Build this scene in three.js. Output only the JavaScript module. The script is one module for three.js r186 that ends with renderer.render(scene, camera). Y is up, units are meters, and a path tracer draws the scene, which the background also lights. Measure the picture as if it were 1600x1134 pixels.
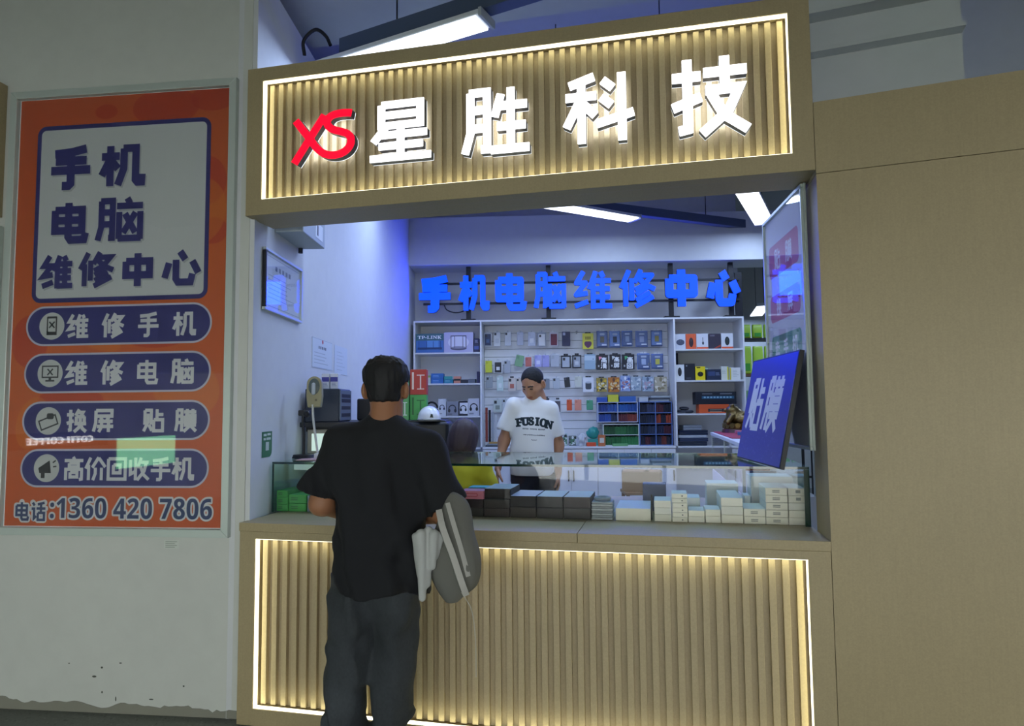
import * as THREE from 'three';
import { RoundedBoxGeometry } from 'three/addons/geometries/RoundedBoxGeometry.js';
import { mergeGeometries } from 'three/addons/utils/BufferGeometryUtils.js';
import { FontLoader } from 'three/addons/loaders/FontLoader.js';
import { TextGeometry } from 'three/addons/geometries/TextGeometry.js';
import { RectAreaLightUniformsLib } from 'three/addons/lights/RectAreaLightUniformsLib.js';

// ---------------------------------------------------------------- camera, sky, big lights, exposure
const scene = new THREE.Scene();
const renderer = new THREE.WebGLRenderer({ antialias: true });
renderer.toneMapping = THREE.LinearToneMapping;
renderer.toneMappingExposure = 1.0;
renderer.shadowMap.enabled = true;
RectAreaLightUniformsLib.init();
const EYE = 1.5, FOCAL = 1050;
const camera = new THREE.PerspectiveCamera(2 * Math.atan(567 / FOCAL) * 180 / Math.PI, 1600 / 1134, 0.05, 60);
camera.position.set(0, EYE, 0);
camera.rotation.set(3.91 * Math.PI / 180, 0, -0.516 * Math.PI / 180);
scene.background = new THREE.Color(0.95, 1.0, 0.98);          // overcast daylight beyond the hall's entrance
scene.backgroundIntensity = 5.0;

// intensities of the lamps of the place
const LAMP = { shop: 30, hall: 0.5, strip: 4.5, halo: 3, blue: 26 };
const COOL = new THREE.Color(0.47, 0.64, 1.0), HALLC = new THREE.Color(0.97, 1.0, 0.93), WARM = new THREE.Color(1.0, 0.93, 0.42), BLUE = new THREE.Color(0.0, 0.13, 1.0);

// ---------------------------------------------------------------- helpers
let seed = 7;
const rnd = () => { seed = (seed * 1664525 + 1013904223) >>> 0; return seed / 4294967296; };
const rr = (a, b) => a + (b - a) * rnd();
const used = new Map();
function numbered(name) { const n = used.get(name) ?? 0; used.set(name, n + 1); return n ? name + '_' + String(n).padStart(3, '0') : name; }
// plan frames: o = origin on the floor, a = angle; local x runs along the surface, local z comes out of it
const rad = (d) => d * Math.PI / 180;
const frame = (x, z, a) => ({ o: new THREE.Vector3(x, 0, z), a });
const at = (F, x, y, z = 0) => new THREE.Vector3(F.o.x + Math.cos(F.a) * x - Math.sin(F.a) * z, y, F.o.z + Math.sin(F.a) * x + Math.cos(F.a) * z);
const W = frame(0, 0, 0);
const A = frame(-1.3616, -3.3968, rad(6.41));       // wall with the poster
const B = frame(-1.3306, -3.3361, rad(12.75));      // shop front: counter and sign
const C = frame(1.2755, -2.7464, rad(20.63));       // tan wall to the right
const D = frame(-1.2517, -8.2, rad(2.3));           // front of the back shelves
const L = frame(-1.317, -3.394, Math.atan2(-4.806, 0.0653));   // left inner wall, x runs into the shop
const G = frame(1.379, -3.56, 1.686);               // framed panel on the right jamb, x runs towards the counter front

function finish(o) { o.traverse((m) => { if (m.isMesh) { m.castShadow = true; m.receiveShadow = true; } }); return o; }
function thing(name, label, category, F, [x, y, z] = [0, 0, 0], turn = 0, group) {
  const o = new THREE.Group(); o.name = numbered(name); o.position.copy(at(F, x, y, z)); o.rotation.y = -F.a + turn;
  o.userData = { label, category }; if (group) o.userData.group = group;
  scene.add(o); return o;
}
function part(parent, name, geo, mat, pos, rot) {
  const m = new THREE.Mesh(geo, mat); m.name = name; if (pos) m.position.set(...pos); if (rot) m.rotation.set(...rot);
  m.castShadow = m.receiveShadow = true; parent.add(m); return m;
}
function single(name, label, category, geo, mat, F, pos, turn = 0, group) {
  const m = part(scene, numbered(name), geo, mat); m.position.copy(at(F, ...pos)); m.rotation.y = -F.a + turn;
  m.userData = { label, category }; if (group) m.userData.group = group; return m;
}
function struct(name, geo, mat, F = W, pos = [0, 0, 0], label, category) {
  const m = part(scene, name, geo, mat); m.position.copy(at(F, ...pos)); m.rotation.y = -F.a;
  m.userData = { kind: 'structure', label, category }; return m;
}
const geoCache = new Map();
const keyed = (k, f) => { if (!geoCache.has(k)) geoCache.set(k, f()); return geoCache.get(k); };
// box standing on y = 0, centred in x and z, uv in metres
function box(w, h, d, r = 0) {
  return keyed(['b', w, h, d, r].map((v) => typeof v === 'number' ? v.toFixed(4) : v).join(), () => {
    const g = r > 0 ? new RoundedBoxGeometry(w, h, d, 2, Math.min(r, w / 2.01, h / 2.01, d / 2.01)) : new THREE.BoxGeometry(w, h, d);
    g.translate(0, h / 2, 0); return uvBox(g);
  });
}
// box given by its extents (not cached)
function bx(x0, x1, y0, y1, z0, z1, r = 0) { return box(x1 - x0, y1 - y0, Math.abs(z1 - z0), r).clone().translate((x0 + x1) / 2, y0, (z0 + z1) / 2); }
function uvBox(g) {
  const p = g.attributes.position, n = g.attributes.normal, uv = new Float32Array(p.count * 2);
  for (let i = 0; i < p.count; i++) {
    const ax = Math.abs(n.getX(i)), ay = Math.abs(n.getY(i)), az = Math.abs(n.getZ(i));
    if (ay >= ax && ay >= az) { uv[2 * i] = p.getX(i); uv[2 * i + 1] = p.getZ(i); }
    else if (ax >= az) { uv[2 * i] = p.getZ(i); uv[2 * i + 1] = p.getY(i); }
    else { uv[2 * i] = p.getX(i); uv[2 * i + 1] = p.getY(i); }
  }
  g.setAttribute('uv', new THREE.BufferAttribute(uv, 2)); return g;
}
const merge = (list) => mergeGeometries(list.map((g) => { const c = g.index ? g.toNonIndexed() : g.clone(); for (const k of Object.keys(c.attributes)) if (!['position', 'normal', 'uv'].includes(k)) c.deleteAttribute(k); return c; }));
function tube(pts, r, seg = 24, sides = 8, closed = false) { return new THREE.TubeGeometry(new THREE.CatmullRomCurve3(pts.map((p) => new THREE.Vector3(...p)), closed), seg, r, sides, closed); }
function rod(a, b, r, sides = 8) {
  const A_ = new THREE.Vector3(...a), B_ = new THREE.Vector3(...b), g = new THREE.CylinderGeometry(r, r, A_.distanceTo(B_), sides);
  g.applyQuaternion(new THREE.Quaternion().setFromUnitVectors(new THREE.Vector3(0, 1, 0), B_.clone().sub(A_).normalize()));
  return g.translate((A_.x + B_.x) / 2, (A_.y + B_.y) / 2, (A_.z + B_.z) / 2);
}
function plan(points, y0, y1) {   // prism over a floor plan given in world x, z
  const s = new THREE.Shape(points.map(([x, z]) => new THREE.Vector2(x, -z)));
  const g = new THREE.ExtrudeGeometry(s, { depth: y1 - y0, bevelEnabled: false }); g.rotateX(-Math.PI / 2).translate(0, y0, 0);
  return uvBox(g);
}
function panelGeo(w, h) { const g = new THREE.PlaneGeometry(w, h); return g.translate(0, h / 2, 0); }
function area(parent, pos, rot, w, h, color, intensity) {
  const l = new THREE.RectAreaLight(color, intensity, w, h); l.position.set(...pos); l.rotation.set(...rot); l.name = 'light'; l.castShadow = true; parent.add(l); return l;
}
const DOWN = [-Math.PI / 2, 0, 0], UP = [Math.PI / 2, 0, 0], RIGHT = [0, -Math.PI / 2, 0], LEFT = [0, Math.PI / 2, 0], BACK = [0, 0, 0], FRONT = [0, Math.PI, 0];

// value noise and textures
const hash = (x, y, z = 0) => { let h = Math.imul(x, 374761393) ^ Math.imul(y, 668265263) ^ Math.imul(z, 2147483647 - 1013); h = Math.imul(h ^ (h >>> 13), 1274126177); return ((h ^ (h >>> 16)) >>> 0) / 4294967296; };
const sm = (t) => t * t * (3 - 2 * t);
function vnoise(x, y, z, per = 0) {
  const xi = Math.floor(x), yi = Math.floor(y), zi = Math.floor(z), u = sm(x - xi), v = sm(y - yi), w = sm(z - zi), m = per ? (q) => ((q % per) + per) % per : (q) => q;
  const c = (i, j, k) => hash(m(xi + i), m(yi + j), zi + k), l = (a, b, t) => a + (b - a) * t;
  return l(l(l(c(0, 0, 0), c(1, 0, 0), u), l(c(0, 1, 0), c(1, 1, 0), u), v), l(l(c(0, 0, 1), c(1, 0, 1), u), l(c(0, 1, 1), c(1, 1, 1), u), v), w);
}
function noiseTexture(size, fn, rx, ry, srgb = true) {
  const d = new Uint8Array(size * size * 4);
  for (let y = 0; y < size; y++) for (let x = 0; x < size; x++) { const c = fn(x / size, y / size); const o = (y * size + x) * 4; for (let k = 0; k < 3; k++) d[o + k] = Math.max(0, Math.min(255, c[k] ?? c[0])); d[o + 3] = 255; }
  const t = new THREE.DataTexture(d, size, size); t.wrapS = t.wrapT = THREE.RepeatWrapping; t.magFilter = THREE.LinearFilter; t.minFilter = THREE.LinearMipmapLinearFilter; t.generateMipmaps = true; t.repeat.set(rx, ry);
  if (srgb) t.colorSpace = THREE.SRGBColorSpace; t.needsUpdate = true; return t;
}
const fbm = (x, y, per, oct = 4, z = 0) => { let s = 0, a = 0.5, f = per; for (let i = 0; i < oct; i++) { s += a * vnoise(x * f, y * f, z + i * 7.3, f); f *= 2; a *= 0.5; } return s; };
function canvasTex(w, h, draw) {
  const c = document.createElement('canvas'); c.width = w; c.height = h; const x = c.getContext('2d'); draw(x, w, h);
  const t = new THREE.CanvasTexture(c); t.colorSpace = THREE.SRGBColorSpace; t.magFilter = THREE.LinearFilter; return t;
}
const std = (color, roughness = 0.6, o = {}) => new THREE.MeshStandardMaterial({ color, roughness, ...o });
const phys = (color, roughness, o = {}) => new THREE.MeshPhysicalMaterial({ color, roughness, ...o });
const flat = new Map();
const paint = (color, roughness = 0.6) => { const k = color + '/' + roughness; if (!flat.has(k)) flat.set(k, std(color, roughness)); return flat.get(k); };
const lin = (r, g, b) => new THREE.Color().setRGB(r, g, b);
const glow = (c, k) => new THREE.MeshStandardMaterial({ color: 0x000000, emissive: c, emissiveIntensity: k, roughness: 0.6 });

const plasterMap = noiseTexture(512, (x, y) => { const n = fbm(x, y, 4, 6), m = fbm(x, y, 32, 3, 9); const v = 238 + 7 * (n - 0.5) + 7 * (m - 0.5); return [v, v, v]; }, 0.5, 0.5);
const plasterBump = noiseTexture(256, (x, y) => [128 + 120 * (fbm(x, y, 16, 4, 3) - 0.5)], 1.3, 1.3, false);
const laminateMap = noiseTexture(512, (x, y) => { const n = fbm(x, y * 0.999, 3, 5), g = vnoise(x * 256, y * 12, 4, 0), m = vnoise(x * 256, y * 256, 1, 256); const v = 232 + 14 * (n - 0.5) + 5 * (g - 0.5) + 12 * (m - 0.5); return [v, v, v]; }, 1, 1);
const clothBump = noiseTexture(256, (x, y) => [128 + 70 * Math.sin(x * 402) * Math.sin(y * 402) + 60 * (fbm(x, y, 8, 4) - 0.5)], 6, 6, false);
const wallPaint = (c) => std(c, 0.85, { map: plasterMap, bumpMap: plasterBump, bumpScale: 0.0015 });
const laminate = std(lin(0.50, 0.40, 0.225), 0.5, { map: laminateMap });
const slatWood = std(lin(0.52, 0.42, 0.26), 0.55, { map: laminateMap });
const M = {
  alu: std(0xc6cfca, 0.35, { metalness: 0.25 }), steel: std(0x8a9098, 0.35, { metalness: 0.9 }), black: paint(0x15171c, 0.5), darkBlue: paint(0x232a3d, 0.5), white: paint(0xe9eaea, 0.5), shelf: paint(0xdfe1e4, 0.45),
  glass: phys(0xffffff, 0.02, { transmission: 1, thickness: 0, ior: 1.34 }), glassTint: phys(0xe2f3ec, 0.02, { transmission: 1, thickness: 0, ior: 1.5 }), glassEdge: phys(0x163a33, 0.15, { clearcoat: 1 }),
  film: phys(0xffffff, 0.12, { transmission: 1, thickness: 0, ior: 1.45 }), blueFilm: phys(0x9fb6e6, 0.15, { transmission: 0.85, thickness: 0 }),
};

// ---------------------------------------------------------------- lettering: strokes of each character on a 100 x 100 field
const GLYPH = {
  '星': '22,8 80,8 80,42 22,42 22,8|22,25 80,25|28,45 10,68|22,57 90,57|18,75 84,75|5,94 96,94|51,44 51,94',
  '胜': '14,9 14,66 6,95|12,9 38,9 38,90 29,90|14,34 38,34|14,60 38,60|58,14 49,46|55,31 95,31|72,6 72,92|52,60 93,60|43,92 98,92',
  '科': '45,7 10,17|5,33 48,33|27,14 27,97|26,36 6,74|30,44 46,60|56,13 70,25|54,36 68,48|47,72 98,60|82,5 82,97',
  '技': '5,26 41,26|24,5 24,88 12,90|5,62 41,51|44,23 97,23|70,5 70,44|46,44 87,44 74,70 41,95|53,48 68,74 97,94',
  '手': '86,8 52,15 13,18|15,35 87,35|5,57 96,57|51,15 51,88 46,93 31,93',
  '机': '4,29 45,29|24,5 24,97|24,33 5,72|27,40 42,58|55,12 55,58 42,95|53,12 82,12 82,84 87,90 96,90 97,72',
  '电': '14,22 84,22 84,70 14,70 14,22|14,46 84,46|49,5 49,84 55,92 90,92 94,76',
  '脑': '11,9 11,66 4,95|9,9 34,9 34,90 26,90|11,34 34,34|11,60 34,60|64,4 70,16|43,21 97,21|48,34 48,93|46,92 94,92|92,34 92,95|60,38 82,80|82,36 57,80',
  '维': '27,5 9,33 32,33 8,62 37,58|5,90 38,79|58,5 41,48|51,30 51,97|70,6 77,20|51,28 96,28|52,48 93,48|52,68 93,68|51,90 98,90|74,28 74,90',
  '修': '27,5 5,50|17,36 17,97|34,26 34,82|60,4 42,36|55,18 90,18 70,42 44,55|54,26 74,44 98,54|76,50 46,67|84,62 46,82|93,73 44,97',
  '中': '12,27 88,27 88,66 12,66 12,27|50,4 50,98',
  '心': '18,38 7,78|36,30 36,80 42,90 74,90 79,68|46,8 60,30|78,34 94,66',
  '换': '4,26 38,26|22,5 22,88 11,90|4,62 38,51|63,4 46,30|55,17 81,17 72,32|50,34 90,34|50,33 50,62|88,33 88,62|69,34 69,60|41,63 98,63|69,63 62,80 40,97|71,65 80,83 98,96',
  '屏': '14,10 90,10 90,33 14,33|14,10 14,60 4,96|37,38 45,50|76,37 66,50|26,54 95,54|20,75 98,75|42,54 42,76 29,98|75,54 75,98',
  '贴': '10,9 40,9 40,68|10,9 10,68|25,22 25,58 5,95|29,68 44,93|67,5 67,48|67,27 97,27|52,48 94,48 94,93 52,93 52,48',
  '膜': '9,9 9,66 3,95|8,9 31,9 31,90 23,90|9,34 31,34|9,60 31,60|40,17 98,17|56,5 56,28|82,5 82,28|46,32 92,32 92,58 46,58 46,32|46,45 92,45|40,71 98,71|69,58 66,76 40,97|72,73 98,96',
  '高': '46,2 54,14|5,17 95,17|28,28 72,28 72,43 28,43 28,28|12,97 12,53 88,53 88,92 76,94|33,65 66,65 66,84 33,84 33,65',
  '价': '28,5 5,50|19,34 19,97|66,4 36,46|66,6 98,44|51,46 51,70 40,97|80,46 80,97',
  '回': '10,10 90,10 90,92 10,92 10,10|34,35 66,35 66,67 34,67 34,35',
  '收': '12,14 12,72 34,62|36,5 36,97|62,5 45,48|56,24 97,24|86,24 76,60 44,96|58,40 74,74 98,94',
  '话': '12,7 25,21|5,37 22,37 22,86 37,74|91,7 46,16|38,36 98,36|68,13 68,58|48,58 90,58 90,93 48,93 48,58',
  '卖': '12,16 88,16|50,3 50,34|9,36 90,36 84,50|27,44 41,52|22,58 37,65|5,73 96,73|57,44 54,70 10,97|60,78 90,97',
  '清': '10,8 24,19|5,35 18,46|5,94 23,62|36,15 95,15|40,29 91,29|31,43 98,43|65,4 65,43|46,97 46,55 88,55 88,92 78,94|46,69 88,69|46,82 88,82',
  ':': '50,40 50,52|50,76 50,88',
  'X': '8,8 40,46 58,74 78,90 100,92|92,6 6,94',
  'S': '96,10 76,6 54,8 42,22 44,38 62,47 80,56 86,72 74,90 50,95',
};
function strokeGlyph(ctx, ch, x, y, w, h, weight, cap = 'butt', join = 'miter') {
  ctx.lineWidth = weight; ctx.lineCap = cap; ctx.lineJoin = join; ctx.miterLimit = 3;
  for (const s of GLYPH[ch].split('|')) {
    const p = s.split(' ').map((q) => q.split(',').map(Number)); ctx.beginPath();
    p.forEach(([a, b], i) => ctx[i ? 'lineTo' : 'moveTo'](x + a * w / 100, y + b * h / 100)); ctx.stroke();
  }
}
function writeGlyphs(ctx, text, x, y, w, h, step, weight, color, cap, join) { ctx.strokeStyle = color; [...text].forEach((ch, i) => ch !== ' ' && strokeGlyph(ctx, ch, x + i * step, y, w, h, weight, cap, join)); }

// outline of what is drawn on a canvas -> shapes with holes (unit height, y up)
function outline(w, h, draw, eps = 0.35) {
  const c = document.createElement('canvas'); c.width = w; c.height = h; const x = c.getContext('2d'); draw(x);
  const px = x.getImageData(0, 0, w, h).data, f = (i, j) => (i < 0 || j < 0 || i >= w || j >= h) ? 0 : px[(j * w + i) * 4 + 3] / 255;
  const next = new Map(), pos = new Map();
  const SEG = { 1: ['LB'], 2: ['BR'], 3: ['LR'], 4: ['RT'], 5: ['RT', 'LB'], 6: ['BT'], 7: ['LT'], 8: ['TL'], 9: ['TB'], 10: ['TL', 'BR'], 11: ['TR'], 12: ['RL'], 13: ['RB'], 14: ['BL'] };
  for (let j = -1; j < h; j++) for (let i = -1; i < w; i++) {
    const tl = f(i, j), tr = f(i + 1, j), br = f(i + 1, j + 1), bl = f(i, j + 1), k = (tl > 0.5) * 8 + (tr > 0.5) * 4 + (br > 0.5) * 2 + (bl > 0.5) * 1;
    if (!SEG[k]) continue;
    const t = (a, b) => (0.5 - a) / (b - a);
    const pt = { T: ['h' + i + ',' + j, () => [i + t(tl, tr), j]], B: ['h' + i + ',' + (j + 1), () => [i + t(bl, br), j + 1]], L: ['v' + i + ',' + j, () => [i, j + t(tl, bl)]], R: ['v' + (i + 1) + ',' + j, () => [i + 1, j + t(tr, br)]] };
    for (const s of SEG[k]) { const [a, b] = [pt[s[0]], pt[s[1]]]; next.set(a[0], b[0]); pos.set(a[0], a[1]()); pos.set(b[0], b[1]()); }
  }
  const loops = [];
  while (next.size) {
    const start = next.keys().next().value; let k = start; const lp = [];
    while (next.has(k)) { lp.push(pos.get(k)); const n = next.get(k); next.delete(k); k = n; }
    if (lp.length > 6) loops.push(lp);
  }
  const dp = (p, a, b, keep) => { let m = 0, mi = -1; const [x0, y0] = p[a], [x1, y1] = p[b], l = Math.hypot(x1 - x0, y1 - y0) || 1e-9; for (let i = a + 1; i < b; i++) { const d = (x1 === x0 && y1 === y0) ? Math.hypot(p[i][0] - x0, p[i][1] - y0) : Math.abs((x1 - x0) * (y0 - p[i][1]) - (x0 - p[i][0]) * (y1 - y0)) / l; if (d > m) { m = d; mi = i; } } if (m > eps) { keep.add(mi); dp(p, a, mi, keep); dp(p, mi, b, keep); } };
  const simple = loops.map((p) => { const q = [...p, p[0]], mid = Math.floor(p.length / 2), keep = new Set([0, mid]); dp(q, 0, mid, keep); dp(q, mid, p.length, keep); return [...keep].filter((i) => i < p.length).sort((a, b) => a - b).map((i) => p[i]); });
  const area2 = (p) => p.reduce((s, [a, b], i) => { const [c2, d2] = p[(i + 1) % p.length]; return s + a * d2 - c2 * b; }, 0);
  const inside = (pt, p) => { let r = false; for (let i = 0, j = p.length - 1; i < p.length; j = i++) { if ((p[i][1] > pt[1]) !== (p[j][1] > pt[1]) && pt[0] < (p[j][0] - p[i][0]) * (pt[1] - p[i][1]) / (p[j][1] - p[i][1]) + p[i][0]) r = !r; } return r; };
  const V = ([a, b]) => new THREE.Vector2(a / h, 1 - b / h);
  const outer = simple.filter((p) => area2(p) > 8), holes = simple.filter((p) => area2(p) < -8);
  return outer.map((p) => { const s = new THREE.Shape(p.map(V)); for (const q of holes) if (inside(q[0], p)) s.holes.push(new THREE.Path(q.map(V))); return s; });
}
function fitBox(g, w, h) { g.computeBoundingBox(); const b = g.boundingBox; return g.translate(-b.min.x, -b.min.y, 0).scale(w / (b.max.x - b.min.x), h / (b.max.y - b.min.y), 1); }
const solid = (shapes, depth) => new THREE.ExtrudeGeometry(shapes, { depth, bevelEnabled: false, curveSegments: 4 });

// ---------------------------------------------------------------- distance-field modelling for soft bodies
function sdfGeo(fn, lo, hi, cell) {
  const n = [0, 1, 2].map((k) => Math.ceil((hi[k] - lo[k]) / cell) + 1), [nx, ny, nz] = n, v = new Float32Array(nx * ny * nz), id = (i, j, k) => (k * ny + j) * nx + i;
  for (let k = 0; k < nz; k++) for (let j = 0; j < ny; j++) for (let i = 0; i < nx; i++) v[id(i, j, k)] = fn(lo[0] + i * cell, lo[1] + j * cell, lo[2] + k * cell);
  const vid = new Int32Array(nx * ny * nz).fill(-1), P = [], idx = [];
  const E = [[0, 1], [2, 3], [4, 5], [6, 7], [0, 2], [1, 3], [4, 6], [5, 7], [0, 4], [1, 5], [2, 6], [3, 7]];
  for (let k = 0; k < nz - 1; k++) for (let j = 0; j < ny - 1; j++) for (let i = 0; i < nx - 1; i++) {
    const c = []; let m = 0; for (let q = 0; q < 8; q++) { const val = v[id(i + (q & 1), j + ((q >> 1) & 1), k + (q >> 2))]; c.push(val); if (val < 0) m |= 1 << q; }
    if (m === 0 || m === 255) continue;
    let s = 0, X = 0, Y = 0, Z = 0;
    for (const [a, b] of E) if ((c[a] < 0) !== (c[b] < 0)) { const t = c[a] / (c[a] - c[b]); X += (a & 1) + t * ((b & 1) - (a & 1)); Y += ((a >> 1) & 1) + t * (((b >> 1) & 1) - ((a >> 1) & 1)); Z += (a >> 2) + t * ((b >> 2) - (a >> 2)); s++; }
    vid[id(i, j, k)] = P.length / 3; P.push(lo[0] + (i + X / s) * cell, lo[1] + (j + Y / s) * cell, lo[2] + (k + Z / s) * cell);
  }
  const quad = (a, b, c, d, flip) => { if (a < 0 || b < 0 || c < 0 || d < 0) return; flip ? idx.push(a, c, b, a, d, c) : idx.push(a, b, c, a, c, d); };
  for (let k = 1; k < nz - 1; k++) for (let j = 1; j < ny - 1; j++) for (let i = 1; i < nx - 1; i++) {
    const s = v[id(i, j, k)] < 0;
    if (s !== (v[id(i + 1, j, k)] < 0)) quad(vid[id(i, j - 1, k - 1)], vid[id(i, j, k - 1)], vid[id(i, j, k)], vid[id(i, j - 1, k)], !s);
    if (s !== (v[id(i, j + 1, k)] < 0)) quad(vid[id(i - 1, j, k - 1)], vid[id(i - 1, j, k)], vid[id(i, j, k)], vid[id(i, j, k - 1)], !s);
    if (s !== (v[id(i, j, k + 1)] < 0)) quad(vid[id(i - 1, j - 1, k)], vid[id(i, j - 1, k)], vid[id(i, j, k)], vid[id(i - 1, j, k)], !s);
  }
  const g = new THREE.BufferGeometry(); g.setAttribute('position', new THREE.Float32BufferAttribute(P, 3)); g.setIndex(idx); g.computeVertexNormals(); return g;
}
const smin = (a, b, k) => { const h = Math.max(k - Math.abs(a - b), 0) / k; return Math.min(a, b) - h * h * k * 0.25; };
function cap(x, y, z, a, b, ra, rb) {
  const dx = b[0] - a[0], dy = b[1] - a[1], dz = b[2] - a[2], px = x - a[0], py = y - a[1], pz = z - a[2], t = Math.max(0, Math.min(1, (px * dx + py * dy + pz * dz) / (dx * dx + dy * dy + dz * dz)));
  return Math.hypot(px - dx * t, py - dy * t, pz - dz * t) - (ra + (rb - ra) * t);
}
const ell = (x, y, z, c, r) => { const px = (x - c[0]) / r[0], py = (y - c[1]) / r[1], pz = (z - c[2]) / r[2], k = Math.hypot(px, py, pz); return (k - 1) * Math.min(r[0], r[1], r[2]) * (k > 1 ? 1 : 1); };
const wrinkle = (x, y, z, s, amp) => (vnoise(x * s + 31, y * s * 0.6 + 17, z * s + 11) - 0.5) * amp;
function triUV(g, s = 1) {   // uv in metres for cloth
  const p = g.attributes.position, n = g.attributes.normal, uv = new Float32Array(p.count * 2);
  for (let i = 0; i < p.count; i++) { const f = Math.abs(n.getX(i)) > Math.abs(n.getZ(i)); uv[2 * i] = (f ? p.getZ(i) : p.getX(i)) * s; uv[2 * i + 1] = p.getY(i) * s; }
  g.setAttribute('uv', new THREE.BufferAttribute(uv, 2)); return g;
}

// ---------------------------------------------------------------- the building
const wpaint = wallPaint(lin(0.72, 0.735, 0.69)), ipaint = wallPaint(lin(0.76, 0.78, 0.80)), gpaint = wallPaint(lin(0.60, 0.64, 0.64)), dpaint = wallPaint(lin(0.60, 0.61, 0.61));
const floorMap = noiseTexture(512, (x, y) => { const n = fbm(x, y, 4, 5), s = vnoise(x * 200, y * 200, 2, 200); const v = 205 + 60 * (n - 0.5) + (s > 0.86 ? 30 : s < 0.14 ? -40 : 0); return [v, v, v]; }, 0.6, 0.6);
const floorMat = std(lin(0.25, 0.265, 0.245), 0.55, { map: floorMap });
struct('floor', bx(-7, 7, -0.12, 0, -15, 7), floorMat, W, [0, 0, 0], 'dark grey stone floor of the hall in front of the shop', 'floor');
{
  const q = [[-0.06, -1.15], [3.6, -1.15]].map(([x, z]) => { const v = at(B, x, 0, z); return [v.x, v.z]; });
  struct('floor_001', plan([...q, [3.2, -8.62], [-1.24, -8.62]], 0.001, 0.07), std(lin(0.55, 0.55, 0.52), 0.4, { map: floorMap }), W, [0, 0, 0], 'raised pale tiled floor inside the shop', 'floor');
}
struct('ceiling', bx(-7, 7, 4.4, 4.55, -15, 7), dpaint, W, [0, 0, 0], 'plain ceiling above the hall and shop', 'ceiling');
struct('wall_left', bx(-5.6, 0.02, 0, 4.4, -0.12, 0), wpaint, A, [0, 0, 0], 'off white plastered wall carrying the orange poster', 'wall');
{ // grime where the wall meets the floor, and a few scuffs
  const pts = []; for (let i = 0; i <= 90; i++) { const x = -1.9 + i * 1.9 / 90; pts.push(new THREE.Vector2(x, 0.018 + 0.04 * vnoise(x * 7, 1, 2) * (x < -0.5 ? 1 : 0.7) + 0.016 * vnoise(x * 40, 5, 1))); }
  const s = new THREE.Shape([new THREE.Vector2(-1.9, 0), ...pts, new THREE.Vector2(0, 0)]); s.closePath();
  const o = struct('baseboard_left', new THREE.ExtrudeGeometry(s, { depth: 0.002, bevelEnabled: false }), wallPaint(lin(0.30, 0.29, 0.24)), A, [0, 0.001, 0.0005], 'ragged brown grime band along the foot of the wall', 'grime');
  for (const [x, y, rx, ry] of [[-0.72, 0.22, 0.006, 0.005], [-0.76, 0.175, 0.012, 0.005], [-0.715, 0.1, 0.004, 0.006], [-0.62, 0.245, 0.008, 0.003], [-0.28, 0.145, 0.005, 0.004], [-0.9, 0.235, 0.004, 0.003], [-0.45, 0.075, 0.012, 0.003], [-0.64, 0.07, 0.003, 0.012]]) part(o, 'scuff_mark', new THREE.CylinderGeometry(1, 1, 0.0006, 10).rotateX(Math.PI / 2).scale(rx, ry, 1), paint(0x4c5048, 0.9), [x, y, 0.0004]);
}
struct('wall_inner', bx(0.005, 5.3, 0, 3.85, -0.1, 0), ipaint, L, [0, 0, 0], 'white left side wall inside the shop', 'wall');
struct('wall_back', bx(-0.14, 4.12, 0, 4.4, -0.58, -0.42), ipaint, D, [0, 0, 0], 'white back wall behind the shelves', 'wall');
struct('trim_1', bx(-0.005, 5.4, 3.265, 3.86, -0.419, 0.06, 0.008), ipaint, D, [0, 0, 0], 'white boxed beam above the blue lettering', 'beam');
struct('trim_2', plan([[-0.3, -0.36], [6.5, -0.36], [6.5, -1.15], [-0.3, -1.15]].map(([x, z]) => { const v = at(B, x, 0, z); return [v.x, v.z]; }), 4.02, 4.399), gpaint, W, [0, 0, 0], 'pale lowered ceiling strip over the shop front', 'ceiling');
{ // tan wall on the right: two boards with a thin joint, its end is the jamb of the shop opening
  const w = new THREE.Group(); w.name = 'wall_right'; w.userData = { kind: 'structure', label: 'wide tan laminate wall to the right of the counter', category: 'wall' }; scene.add(w);
  const p = [at(B, 2.6735, 0, 0), at(C, 3.4, 0, 0), at(C, 3.4, 0, -0.25), at(B, 2.6735, 0, -0.25)].map((v) => [v.x, v.z]);
  part(w, 'wall_board', plan(p, 0.001, 2.4665), laminate); part(w, 'wall_board', plan(p, 2.4695, 2.775), laminate);
}
struct('wall_upper_right', merge([bx(-0.1, 0.66, 2.72, 4.395, -0.75, -0.45), bx(-0.1, 0.66, 3.18, 3.2, -0.45, -0.38), bx(-0.1, 0.66, 3.36, 4.395, -0.45, -0.36)]), gpaint, C, [0, 0, 0], 'pale stepped bulkhead above the tan wall', 'wall');
struct('wall_upper_right_001', bx(0.75, 3.4, 2.3, 4.395, -2.3, -2.1), gpaint, C, [0, 0, 0], 'pale wall set back above the tan wall', 'wall');
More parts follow.
